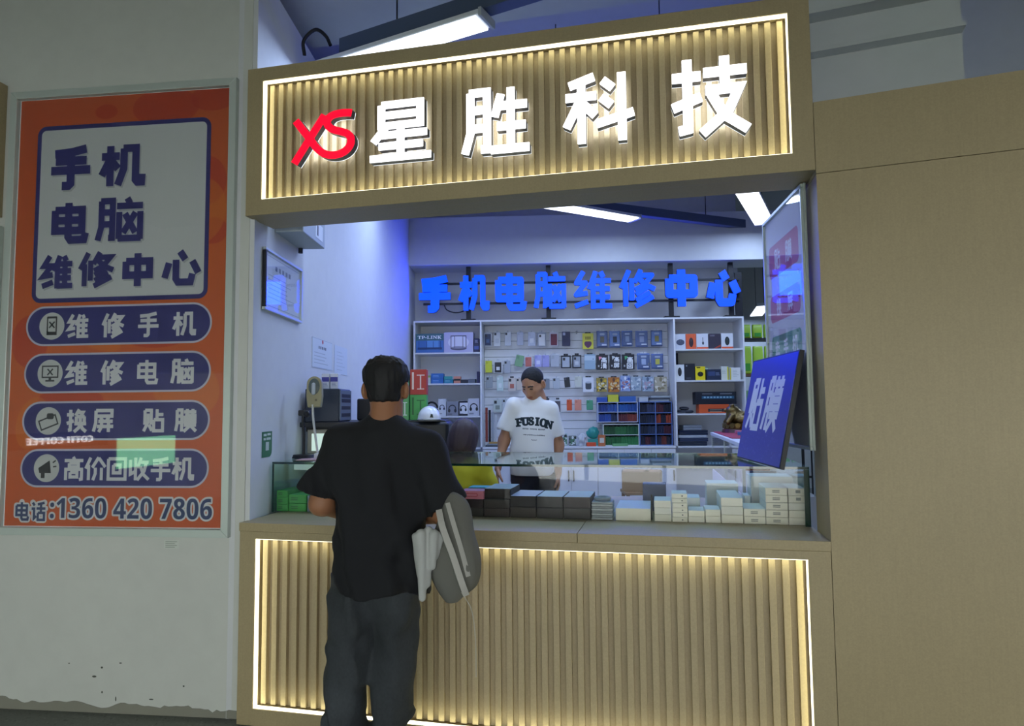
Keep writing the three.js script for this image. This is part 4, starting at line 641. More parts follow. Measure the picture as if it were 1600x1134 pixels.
{
  carton('payment_card_stand', 'small orange card stand in front of the green rack', 'stand', D, 2.325, 1.0425, -0.02, 0.086, 0.135, 0.03, 0xb9683c, (c, w, h) => { fillBg(c, w, h, '#bd6f42'); c.fillStyle = '#d7d2c6'; c.fillRect(w * 0.18, h * 0.24, w * 0.64, h * 0.46); }, { res: 64 });
  carton('orange_box', 'flat orange red box on the worktop', 'box', D, 2.2, 1.0425, -0.02, 0.11, 0.045, 0.09, 0xd4532f);
  carton('green_tray', 'low green tray at the worktop edge', 'tray', D, 2.545, 1.0425, -0.01, 0.18, 0.03, 0.08, 0x6aa86c);
}
single('plastic_bag', 'crumpled clear white plastic bag on the worktop', 'bag', sdfGeo((x, y, z) => Math.max(ell(x, y, z, [0, 0.06, 0], [0.065, 0.085, 0.06]) + wrinkle(x, y, z, 45, 0.05), -y), [-0.1, -0.01, -0.1], [0.1, 0.19, 0.1], 0.008), phys(0xd9dde0, 0.3, { transmission: 0.3, thickness: 0 }), D, [2.085, 1.0425, -0.1]);
for (const [label, x, w, h, col] of [['white and green small carton on the worktop behind the bag', 1.86, 0.11, 0.15, 0xb7c9c0], ['dark patterned small carton on the worktop behind the bag', 1.985, 0.09, 0.12, 0x6a736c]]) carton('gadget_box', label, 'box', D, x, 1.0425, -0.2, w, h, 0.08, col, scribble('#' + col.toString(16).padStart(6, '0'), ['#2f3a38', '#d6ddda', '#4b7a5a']), { res: 64 });
for (let i = 0; i < 4; i++) carton('strap_pack', ['reddish brown', 'black', 'silver', 'white'][i] + ' long strap pack leaning by the left divider', 'package', D, 0.93 + i * 0.035, 1.1, -0.12 - i * 0.03, 0.03, 0.42 - 0.03 * i, 0.012, [0x8a3a2c, 0x1c1e24, 0xa4abb2, 0xc9cdd0][i], null, { turn: 0.25 - i * 0.1 });
for (let i = 0; i < 3; i++) carton('flat_box', ['lowest dark flat box', 'middle grey flat box', 'topmost amber flat box'][i] + ' under the strap packs', 'box', D, 1.0 + i * 0.012, 1.0425 + i * 0.019, -0.08, 0.17 - 0.02 * i, 0.0185, 0.12, [0x3c4148, 0x878e94, 0xb08a4a][i]);

// ---------------------------------------------------------------- glass display case on the counter
{
  const o = thing('display_case', 'long glass display case standing on the counter ledge', 'display case', B, [0, 0.9575, 0]), h = 0.268, x0 = -0.045, x1 = 2.664, z0 = -0.33, z1 = -1.24;
  part(o, 'front_pane', bx(x0 + 0.008, x1 - 0.012, 0.001, h - 0.009, z0 - 0.006, z0), M.glass);
  part(o, 'top_pane', bx(x0, x1, h - 0.008, h, z1, z0 - 0.001), M.glassTint);
  part(o, 'side_pane', bx(x0, x0 + 0.0055, 0.001, h - 0.009, z1, z0 - 0.002), M.glassTint); part(o, 'side_pane', bx(x1 - 0.006, x1, 0.001, h - 0.009, z1, z0 - 0.002), M.glassTint);
  part(o, 'pane_edge', bx(x0, x1, h - 0.011, h + 0.0005, z0 - 0.0005, z0 + 0.003), M.glassEdge); part(o, 'pane_edge', bx(x0, x0 + 0.01, 0.001, h - 0.0115, z0 + 0.0005, z0 + 0.003), M.glassEdge); part(o, 'pane_edge', bx(x1 - 0.024, x1, 0.001, h - 0.0115, z0 + 0.0005, z0 + 0.003), M.glassEdge);
  part(o, 'pane_edge', bx(x0, x1, h - 0.009, h + 0.0005, z1 - 0.003, z1 - 0.0005), M.glassEdge);
}
const KY = 0.9585, KZ = -0.36;
const dark = 0x2b2624;
{ // dark flat gadget boxes in two layers
  const cols = [[1.024, 0.104, 0.042], [1.131, 0.132, 0.0435], [1.267, 0.131, 0.053], [1.402, 0.131, 0.053], [1.537, 0.131, 0.053]], nth = ['first', 'second', 'third', 'fourth', 'fifth'];
  cols.forEach(([x, w, h], i) => { for (let j = 0; j < 2; j++) {
    const o = carton('tablet_box', `dark ${j ? 'upper' : 'lower'} carton in the ${nth[i]} dark column of the glass case`, 'box', B, x + w / 2, KY + j * (h + 0.0008), KZ, w, h, 0.24, [0x2c2a29, 0x2f2526, 0x35302c, 0x2a2828][(i + j) % 4], null, { group: 'dark cartons in the glass case' });
    if (j && i > 1) part(o, 'printed_lid', box(w - 0.004, 0.0008, 0.236, 0), std(0xffffff, 0.25, { map: canvasTex(96, 160, (c, W2, H2) => { fillBg(c, W2, H2, ['#e3dbef', '#dbe2e6', '#d6dde2'][i - 2]); c.fillStyle = ['#8d7fae', '#a9b4bb', '#7d868d'][i - 2]; c.beginPath(); c.ellipse(W2 * 0.5, H2 * 0.5, W2 * 0.36, H2 * 0.16, 0.4, 0, 7); c.fill(); }) }), [0, h + 0.0002, -0.12]);  // print on a base tone lightened to stand in for lamp reflections
  } });
  carton('accessory_box', 'pink carton on the first dark column in the glass case', 'box', B, 1.067, KY + 0.0866, KZ, 0.125, 0.042, 0.1, 0xc8768c, (c, w, h) => { fillBg(c, w, h, '#d0808f'); c.strokeStyle = '#b33c50'; c.lineWidth = 3; c.beginPath(); c.roundRect(w * 0.25, h * 0.3, w * 0.5, h * 0.4, 8); c.stroke(); }, { res: 96 });
  carton('accessory_box', 'small teal blue carton behind the pink one', 'box', B, 1.068, KY + 0.0866, KZ - 0.104, 0.1, 0.048, 0.09, 0x4fa6b8);
  carton('accessory_box', 'mauve carton far behind the pink one', 'box', B, 0.975, KY, KZ - 0.1, 0.09, 0.11, 0.12, 0x8c5a78);
  const o = carton('tablet_box', 'dark carton with lid paled like lamp sheen, raised on the second column', 'box', B, 1.199, KY + 0.0895, KZ - 0.012, 0.135, 0.05, 0.22, dark); part(o, 'printed_lid', box(0.133, 0.001, 0.218), paint(0xb4c0c2, 0.25), [0, 0.05, -0.11]);  // lamp reflection on the lid is put into its pale colour
}
for (let j = 0; j < 4; j++) {
  const o = thing('charger_case', ['lowest', 'second', 'third', 'topmost'][j] + ' grey rounded case in the small stack in the glass case', 'case', B, [1.725, KY + j * 0.0218, KZ - 0.06], 0, 'grey cases in the glass case');
  part(o, 'lower_shell', box(0.104, 0.0105, 0.12, 0.005), paint(0xaab0b2, 0.35)); part(o, 'upper_shell', box(0.102, 0.0105, 0.118, 0.005), paint(0x868d90, 0.35), [0, 0.0108, 0]);
}
single('coiled_cable', 'coiled grey cable on the stack of grey cases', 'cable', new THREE.TorusGeometry(0.034, 0.009, 8, 24).rotateX(Math.PI / 2).translate(0, 0.0095, 0), paint(0x7c8894, 0.4), B, [1.722, KY + 0.0874, KZ - 0.06]);
{ // white cartons, stacked
  const WH = 0xdcdac8, lines = (c, w, h) => { fillBg(c, w, h, '#dedccb'); textLines(c, w * 0.32, h * 0.3, w * 0.42, 2, '#5d625e', h * 0.24, h * 0.12); };
  const blocks = [ // x, width, layers, layer height, depth, printed, words
    [1.973, 0.079, 3, 0.0325, 0.16, 0, 'stack right of the wide printed box'], [2.056, 0.071, 6, 0.0217, 0.14, 2, 'stack of six thin boxes'], [2.130, 0.074, 2, 0.0275, 0.14, 0, 'low pair beside the six thin boxes'], [2.208, 0.069, 2, 0.031, 0.14, 0, 'low pair left of the large boxes'],
    [2.280, 0.097, 3, 0.039, 0.3, 0, 'stack of large plain boxes'], [2.380, 0.095, 2, 0.0345, 0.2, 1, 'low pair with printed ends'], [2.478, 0.096, 5, 0.033, 0.22, 1, 'tall printed stack'], [2.577, 0.072, 5, 0.033, 0.2, 3, 'tall stack against the right pane']];
  const lay = ['lowest', 'second', 'third', 'fourth', 'fifth', 'sixth'];
  for (const [x, w, n, h, d, pr, words] of blocks) for (let j = 0; j < n; j++)
    carton('phone_box', `white carton, ${lay[j]} from below in the ${words}`, 'box', B, x + w / 2 + rr(-0.001, 0.001), KY + j * (h + 0.0006), KZ - rr(0, 0.004), w, h, d, [0xdedccb, 0xd8d8cd, 0xe2e0d2][(j + n) % 3], pr === 1 ? lines : pr === 2 ? (c, w_, h_) => { fillBg(c, w_, h_, '#dedccb'); c.fillStyle = '#3c4044'; c.beginPath(); c.arc(w_ * 0.68, h_ * 0.5, h_ * 0.16, 0, 7); c.fill(); } : pr === 3 && (j === 3 || j === 4) ? (c, w_, h_) => { fillBg(c, w_, h_, '#dedccb'); c.fillStyle = '#6c706a'; c.fillRect(w_ * 0.45, h_ * 0.25, w_ * 0.3, h_ * 0.45); } : null, { res: 64, group: 'white cartons in the glass case' });
  const o = carton('phone_box', 'wide white carton with a violet oval print on top', 'box', B, 1.873, KY, KZ, 0.166, 0.058, 0.29, WH);
  part(o, 'printed_lid', box(0.162, 0.0008, 0.286), std(0xffffff, 0.3, { map: canvasTex(128, 220, (c, w, h) => { fillBg(c, w, h, '#e4e5f2'); c.fillStyle = '#7d80a8'; c.beginPath(); c.ellipse(w * 0.42, h * 0.7, w * 0.34, h * 0.07, 0, 0, 7); c.fill(); c.fillStyle = '#565a80'; for (let i = 0; i < 4; i++) { c.beginPath(); c.arc(w * (0.2 + i * 0.14), h * 0.7, 8, 0, 7); c.fill(); } textLines(c, w * 0.6, h * 0.86, w * 0.3, 2, '#8f92a8'); }) }), [0, 0.0582, -0.145]);
  carton('phone_box', 'dark navy carton behind the white cartons', 'box', B, 1.97, KY, KZ - 0.32, 0.12, 0.14, 0.12, 0x39466a);
  for (const [x, y, z, w, h, d, label] of [[2.15, 0, -0.2, 0.09, 0.09, 0.15, 'white carton lying behind the low pairs'], [2.32, 0, -0.42, 0.16, 0.14, 0.16, 'white carton at the back behind the large plain boxes'], [2.55, 0, -0.3, 0.2, 0.19, 0.18, 'white carton at the back right of the glass case'], [2.425, 0, -0.24, 0.03, 0.1, 0.12, 'grey white carton behind the printed pair']])
    carton('phone_box', label, 'box', B, x, KY + y, KZ + z, w, h, d, 0xd9dcdc);
  single('cable_pen', 'dark slim stylus standing among the white cartons', 'stylus', rod([0, 0.001, 0], [0.004, 0.12, -0.01], 0.0045), M.black, B, [1.958, KY, KZ - 0.04]);
}
{ // green cartons at the left end
  const green = (c, w, h) => { fillBg(c, w, h, '#3f9a45'); textLines(c, w * 0.12, h * 0.3, w * 0.5, 2, '#24592a', h * 0.25, h * 0.12); };
  for (const [x, w, n, h, words] of [[-0.036, 0.068, 3, 0.037, 'left stack'], [0.037, 0.104, 2, 0.0445, 'right stack']]) for (let j = 0; j < n; j++)
    carton('screen_film_carton', `green carton, ${['lowest', n === 2 ? 'upper' : 'middle', 'topmost'][j]} of the ${words} at the left end of the glass case`, 'box', B, x + w / 2, KY + j * (h + 0.0006), KZ, w, h, 0.18, [0x3b9640, 0x45a34b, 0x368a3c][j], green, { res: 64, group: 'green cartons in the glass case' });
  carton('screen_film_carton', 'wide green carton behind the two green stacks', 'box', B, 0.075, KY, KZ - 0.2, 0.19, 0.125, 0.16, 0x46a84c);
  single('phone', 'dark phone lying on the wide green carton', 'phone', box(0.09, 0.009, 0.15, 0.004), paint(0x2c3336, 0.2), B, [0.04, KY + 0.1258, KZ - 0.28], 0.3);
  carton('accessory_box', 'blue grey carton beside the green stacks', 'box', B, 0.19, KY, KZ, 0.086, 0.086, 0.16, 0x62727f);
  carton('accessory_box', 'beige carton behind the arm of the customer', 'box', B, 0.29, KY, KZ, 0.09, 0.07, 0.16, 0xb9ac98);
  single('paper_sheet', 'pale paper sheet hanging inside the left end of the glass case', 'paper', sheet(0.13, 0.03), paint(0xc3e2d8, 0.7), B, [0.14, 1.184, -0.345]);
  single('paper_sheet', 'pinkish leaflet lying on the left end of the glass top', 'paper', box(0.2, 0.002, 0.28), paint(0xcfa6ac, 0.6), B, [0.1, 1.2265, -0.6], 0.15);
  single('paper_sheet', 'white leaflet lying on the glass top behind the pink one', 'paper', box(0.2, 0.002, 0.26), paint(0xd3dadc, 0.6), B, [0.05, 1.2265, -0.95], -0.1);
}

// ---------------------------------------------------------------- left side: wall things, equipment
{
  const o = thing('certificate_frame', 'white framed certificate on the left side wall', 'frame', L, [0.41, 2.035, 0.0015]), w = 0.6, h = 0.335;
  part(o, 'print', sheet(w - 0.03, h - 0.03, 0.002), std(0xffffff, 0.6, { map: canvasTex(256, 140, (c) => { fillBg(c, 256, 140, '#d3dade'); c.strokeStyle = '#9aa4aa'; c.lineWidth = 2; c.strokeRect(8, 8, 240, 124); c.fillStyle = '#7b868e'; for (let i = 0; i < 5; i++) c.fillRect(70 + i * 24, 26, 14, 12); textLines(c, 24, 54, 190, 6, '#9aa6ae', 11, 2); }) }), [0, 0.015, 0.006]);
  part(o, 'frame_bar', bx(-w / 2, w / 2, 0, 0.016, 0, 0.02, 0.003), M.alu); part(o, 'frame_bar', bx(-w / 2, w / 2, h - 0.016, h, 0, 0.02, 0.003), M.alu); part(o, 'frame_bar', bx(-w / 2, -w / 2 + 0.016, 0.0165, h - 0.0165, 0, 0.02, 0.003), M.black); part(o, 'frame_bar', bx(w / 2 - 0.016, w / 2, 0.0165, h - 0.0165, 0, 0.02, 0.003), M.alu);
  part(o, 'glass_pane', bx(-w / 2 + 0.016, w / 2 - 0.016, 0.016, h - 0.016, 0.01, 0.0125), M.glass);
}
{
  const o = thing('control_box', 'pale grey wall box tucked behind the sign board', 'control box', L, [0.5, 2.492, 0.001]);
  part(o, 'housing', bx(-0.22, 0.19, 0, 0.34, 0, 0.16, 0.006), paint(0xa9b2b6, 0.5));
  part(o, 'label_plate', bx(0.0, 0.14, 0.03, 0.12, 0.1602, 0.1615), paint(0xdde2e6, 0.5)); part(o, 'label_mark', bx(0.03, 0.05, 0.045, 0.105, 0.1616, 0.1622), M.black);
  part(o, 'cable_gland', new THREE.CylinderGeometry(0.014, 0.014, 0.03, 12).translate(0.16, -0.0155, 0.02), M.black);
}
single('notice_paper', 'printed licence sheet with a red emblem on the left side wall', 'paper', sheet(0.46, 0.2), std(0xffffff, 0.8, { map: canvasTex(220, 96, (c, w, h) => { fillBg(c, w, h, '#cdd5de'); c.strokeStyle = '#9aa4ac'; c.strokeRect(2, 2, w - 4, h - 4); c.fillStyle = '#c0392f'; c.beginPath(); c.arc(w * 0.5, 8, 7, 0, 7); c.fill(); c.fillStyle = '#4d545c'; for (let i = 0; i < 5; i++) c.fillRect(w * 0.3 + i * 18, 24, 10, 9); textLines(c, 20, 46, 160, 4, '#a3adb6', 11, 2); }) }), L, [1.2, 1.785, 0.002]);
single('notice_paper', 'plain pale sheet to the right of the licence sheet', 'paper', sheet(0.36, 0.21), std(0xffffff, 0.8, { map: canvasTex(160, 96, (c, w, h) => { fillBg(c, w, h, '#c9d2de'); textLines(c, 30, 20, 100, 6, '#b0bac6', 12, 2); }) }), L, [1.67, 1.77, 0.002]);
{
  const s = new THREE.Shape(); s.moveTo(-0.07, 0.135); s.lineTo(0.07, 0.135); s.lineTo(0.07, 0.05); s.absarc(0.035, 0.035, 0.035, 0, -Math.PI / 2, true); s.lineTo(-0.07, 0); s.closePath();
  const o = thing('green_sticker', 'green payment sticker on the left wall above the glass case', 'sticker', L, [0.216, 1.256, 0.001]);
  part(o, 'film', new THREE.ExtrudeGeometry(s, { depth: 0.001, bevelEnabled: false }), paint(0x2c7046, 0.5));
  for (const [x, y, w, h] of [[-0.05, 0.112, 0.04, 0.012], [0.0, 0.114, 0.05, 0.012], [-0.05, 0.09, 0.03, 0.012], [-0.01, 0.091, 0.06, 0.012], [-0.02, 0.035, 0.045, 0.045]]) part(o, 'white_patch', bx(x, x + w, y, y + h, 0.0011, 0.0016), paint(0xc6d2c6, 0.6));
}
{
  const o = thing('bracket_shelf', 'black wall shelf carrying the computer', 'shelf', W, [-1.108, 1.4, -4.53]);
  part(o, 'board', box(0.372, 0.03, 0.86, 0.003), M.black); for (const z of [-0.3, 0.3]) part(o, 'bracket', bx(-0.184, 0.1, -0.03, -0.0005, z - 0.01, z + 0.01), M.black);
}
{
  const o = thing('computer_case', 'dark blue grey computer case on the black shelf', 'computer', W, [-1.175, 1.4305, -4.3]);
  part(o, 'case', box(0.21, 0.205, 0.29, 0.006), paint(0x2e3848, 0.5));
  const f = part(o, 'front_panel', bx(0.1055, 0.113, 0.006, 0.199, -0.14, 0.14, 0.003), paint(0x66707c, 0.45));
  for (const y of [0.03, 0.075, 0.12, 0.15]) part(f, 'grille', bx(0.1131, 0.1145, y, y + 0.022, -0.11, 0.11), M.black);
}
for (const [i, x] of [[0, -1.19], [1, -1.135]]) carton('ink_box', ['left', 'right'][i] + ' white and violet carton on the computer case', 'box', W, x, 1.636, -4.28, 0.05, 0.1, 0.06, 0xd6d9e2, (c, w, h) => { fillBg(c, w, h, '#d9dce4'); c.fillStyle = '#3f3f9a'; c.fillRect(0, h * 0.22, w, h * 0.3); textLines(c, 8, h * 0.6, w - 16, 3, '#7a7fa8', 9); }, { res: 48 });
{
  const o = thing('label_printer', 'black printer with pale panel at the right end of the black shelf', 'printer', W, [-1.0, 1.4305, -4.75]);
  part(o, 'housing', box(0.15, 0.15, 0.2, 0.012), M.black, [0.0, 0, 0]); part(o, 'pale_panel', bx(0.02, 0.05, 0.03, 0.13, 0.1005, 0.103), paint(0xb9bec4, 0.3)); part(o, 'roll_holder', new THREE.CylinderGeometry(0.03, 0.03, 0.1, 16).rotateZ(Math.PI / 2).translate(0, 0.181, 0), M.black);
}
{
  const o = thing('small_monitor', 'small beige framed lit screen standing on the glass top', 'monitor', W, [-1.195, 1.2265, -4.2]);
  part(o, 'housing', box(0.155, 0.15, 0.03, 0.006), paint(0xb9b6a6, 0.5), [0, 0.008, 0]); part(o, 'foot', box(0.1, 0.008, 0.08, 0.002), paint(0xa8a595, 0.5));
  part(o, 'screen', bx(-0.05, 0.064, 0.026, 0.132, 0.0152, 0.017), glow(lin(0.75, 1, 0.92), 0.75)); area(o, [0.007, 0.08, 0.02], FRONT, 0.114, 0.1, lin(0.75, 1, 0.92), 0.7);
}
{
  const o = thing('lamp_stand', 'black lamp stand with a round foot on the glass top', 'stand', W, [-1.215, 1.2265, -3.93]);
  part(o, 'foot', new THREE.CylinderGeometry(0.058, 0.066, 0.02, 28).translate(0, 0.01, 0), M.black); part(o, 'stem', tube([[0, 0.02, 0], [0, 0.14, 0], [-0.006, 0.22, 0], [0.004, 0.27, 0]], 0.0085, 24, 10), M.black);
  part(o, 'clamp', bx(-0.03, 0.036, 0.245, 0.278, -0.02, 0.02, 0.006), M.black); part(o, 'knob', new THREE.SphereGeometry(0.02, 14, 10).translate(0.022, 0.255, 0.02), M.black);
}
{
  const o = thing('work_lamp', 'beige gooseneck work lamp on the glass top beside the wall', 'lamp', W, [-1.12, 1.2265, -3.88]);
  part(o, 'clip_foot', box(0.034, 0.03, 0.03, 0.004), paint(0xc4cdd2, 0.4)); part(o, 'gooseneck', tube([[0, 0.03, 0], [-0.012, 0.12, 0], [-0.025, 0.22, 0.004], [-0.028, 0.31, 0.01]], 0.0065, 24, 10), paint(0xc9cbc6, 0.4));
  const s = new THREE.Shape(); s.moveTo(-0.034, 0); s.lineTo(0.034, 0); s.lineTo(0.042, 0.06); s.lineTo(0.04, 0.13); s.absarc(0, 0.132, 0.04, 0, Math.PI, false); s.lineTo(-0.042, 0.06); s.closePath();
  const hd = part(o, 'head', new THREE.ExtrudeGeometry(s, { depth: 0.03, bevelEnabled: true, bevelSize: 0.003, bevelThickness: 0.004, bevelSegments: 2 }), paint(0x9a9470, 0.5), [-0.02, 0.295, -0.02], [-0.1, 0, 0.03]);
  part(hd, 'reflector', new THREE.SphereGeometry(0.034, 20, 14).scale(1, 1.45, 0.3).translate(0, 0.115, 0.031), paint(0x55605c, 0.4)); part(hd, 'tube', new THREE.CapsuleGeometry(0.011, 0.05, 6, 12).translate(0, 0.1, 0.045), paint(0xb9c0c2, 0.3)); part(hd, 'switch', box(0.012, 0.012, 0.006), paint(0x6b664c, 0.5), [0.012, 0.03, 0.034]);
}
{ // pedestal with printer, helmet and cartons to the right of the customer's head
  const o = thing('pedestal_cabinet', 'dark cabinet behind the customer carrying a printer and cartons', 'cabinet', W, [-0.72, 0.071, -5.4]);
  part(o, 'body', box(0.5, 1.15, 0.5, 0.004), paint(0x3c3f46, 0.6)); part(o, 'door', bx(-0.24, 0.24, 0.05, 1.1, 0.2505, 0.262, 0.003), paint(0x474a52, 0.6));
  const p = thing('black_printer', 'wide black printer under the white helmet', 'printer', W, [-0.7, 1.2215, -5.38]);
  part(p, 'housing', box(0.42, 0.185, 0.4, 0.03), paint(0x191c22, 0.45)); part(p, 'paper_slot', bx(-0.14, 0.14, 0.05, 0.075, 0.2005, 0.204), paint(0x3a3e46, 0.4)); part(p, 'top_lid', box(0.36, 0.012, 0.34, 0.004), paint(0x23272e, 0.4), [0, 0.185, 0]);
}
{
  const o = thing('helmet', 'white half helmet with a small dark mark', 'helmet', W, [-0.645, 1.419, -5.22], 0.1);
  const prof = []; for (let i = 0; i <= 14; i++) { const a = i / 14 * Math.PI / 2; prof.push(new THREE.Vector2(Math.cos(a) * 0.088 + 0.0005, 0.012 + Math.sin(a) * 0.098)); } prof.unshift(new THREE.Vector2(0.082, 0.0), new THREE.Vector2(0.09, 0.002));
  part(o, 'shell', new THREE.LatheGeometry(prof, 36).scale(1, 1, 1.15), phys(0xdfe3e8, 0.3, { clearcoat: 0.8 }));
  part(o, 'brim', new THREE.TorusGeometry(0.089, 0.004, 8, 36).rotateX(Math.PI / 2).scale(1, 1, 1.15).translate(0, 0.008, 0), paint(0xb4bac0, 0.4));
  const m = new THREE.Shape([[-0.013, 0], [0.013, 0], [0.008, 0.024], [-0.006, 0.026]].map((q) => new THREE.Vector2(...q))); part(o, 'badge', new THREE.ExtrudeGeometry(m, { depth: 0.002, bevelEnabled: false }), paint(0x24302a, 0.4), [0.02, 0.022, 0.0975], [-0.15, 0.2, 0]);
}
{
  const print = (a, b) => (c, w, h) => { fillBg(c, w, h, a); c.fillStyle = b; c.fillRect(w * 0.1, h * 0.1, 12, h * 0.7); c.fillRect(w * 0.4, h * 0.2, w * 0.5, 6); c.fillRect(w * 0.6, h * 0.2, 8, h * 0.6); c.fillRect(w * 0.42, h * 0.76, w * 0.45, 6); };
  carton('tall_box', 'green carton under the red one behind the helmet', 'box', W, -0.745, 1.419, -5.33, 0.13, 0.2, 0.1, 0x3f9a4c, print('#45a24e', '#2a6a34'), { res: 96 });
  carton('tall_box', 'red carton on top of the green one behind the helmet', 'box', W, -0.745, 1.6195, -5.33, 0.13, 0.2, 0.1, 0xb03028, print('#b5332b', '#e2cfc8'), { res: 96 });
  carton('tall_box', 'lower green carton beside the ear of the customer', 'box', W, -0.86, 1.419, -5.3, 0.085, 0.18, 0.1, 0x5aa55c, print('#63ad63', '#d8e6d6'), { res: 64 });
  carton('tall_box', 'upper green carton with red fruit beside the ear of the customer', 'box', W, -0.86, 1.5995, -5.3, 0.085, 0.18, 0.1, 0x58a85a, (c, w, h) => { fillBg(c, w, h, '#6ab46a'); c.fillStyle = '#c03a34'; c.beginPath(); c.arc(w * 0.5, h * 0.5, w * 0.26, 0, 7); c.fill(); }, { res: 64 });
}

// ---------------------------------------------------------------- right side: framed panel, leaning board, side showcase
{
  const o = thing('framed_panel', 'white framed advertising panel with red and green labels on the right jamb', 'panel', G, [0, 1.31, 0.012]), w = 0.664, h = 1.17;
  const tex = canvasTex(384, 676, (c, W2, H2) => {
    fillBg(c, W2, H2, '#cfcfda'); const X = (u) => u * W2 / w, Y = (y) => (2.48 - y) * H2 / h;
    for (const [t, col, y1, y0, st] of [['贴膜', '#b8465c', 2.335, 2.165, 130], ['换屏', '#b8465c', 2.07, 1.93, 130], ['卖手机', '#2f8a55', 1.855, 1.71, 100]]) { c.fillStyle = col; c.beginPath(); c.roundRect(X(0.06), Y(y1), X(0.52), Y(y0) - Y(y1), 18); c.fill(); const hh = (Y(y0) - Y(y1)) * 0.66, n = t.length; writeGlyphs(c, t, X(0.06) + (X(0.52) - (n - 1) * st * 0.9 - hh) / 2, Y(y1) + hh * 0.24, hh * 0.95, hh, st * 0.9, 8, '#e6e2e8'); }
  });
  part(o, 'print', sheet(w - 0.03, h - 0.03, 0.004), std(0xffffff, 0.5, { map: tex }), [w / 2, 0.015, 0]);
  part(o, 'glass_pane', bx(0.016, w - 0.016, 0.016, h - 0.016, 0.006, 0.009), M.glass);
  part(o, 'frame_bar', bx(0, w, h - 0.016, h, -0.008, 0.014, 0.002), M.alu); part(o, 'frame_bar', bx(0, w, 0, 0.016, -0.008, 0.014, 0.002), M.alu); part(o, 'frame_bar', bx(0, 0.016, 0.0165, h - 0.0165, -0.008, 0.014, 0.002), M.alu);
  part(o, 'frame_bar', bx(w - 0.016, w, 0.0165, h - 0.0165, -0.008, 0.014, 0.002), M.alu); part(o, 'frame_bar', bx(w + 0.0005, w + 0.012, 0, h, -0.006, 0.004, 0.002), M.alu);
}
{
  const E = frame(1.168, -3.26, Math.atan2(0.997, -0.0776)), o = thing('leaning_sign', 'dark blue board with white characters leaning on the framed panel', 'sign', E, [0, 1.2315, 0]); o.rotation.order = 'YXZ'; o.rotation.x = -0.2;
  const w = 0.72, h = 0.525;
  part(o, 'board', bx(-w / 2, w / 2, 0.001, h, -0.022, -0.001, 0.002), paint(0x14161f, 0.5));
  part(o, 'printed_face', sheet(w - 0.016, h - 0.016, 0.001), std(0xffffff, 0.35, { map: canvasTex(512, 370, (c, W2, H2) => { fillBg(c, W2, H2, '#2328a0'); c.setTransform(1, 0, -0.16, 1, 60, 0); writeGlyphs(c, '贴膜', 20, 62, 165, 205, 200, 25, '#d7daea'); c.setTransform(1, 0, 0, 1, 0, 0); for (let i = 0; i < 90; i++) { c.fillStyle = `rgba(150,155,215,${0.05 + 0.12 * hash(i, 4)})`; c.beginPath(); c.ellipse(W2 * hash(i, 1), H2 * (0.72 + 0.28 * hash(i, 2)), 3 + 9 * hash(i, 3), 2 + 4 * hash(i, 5), 0, 0, 7); c.fill(); } }) }), [0, 0.008, 0.0]);
}
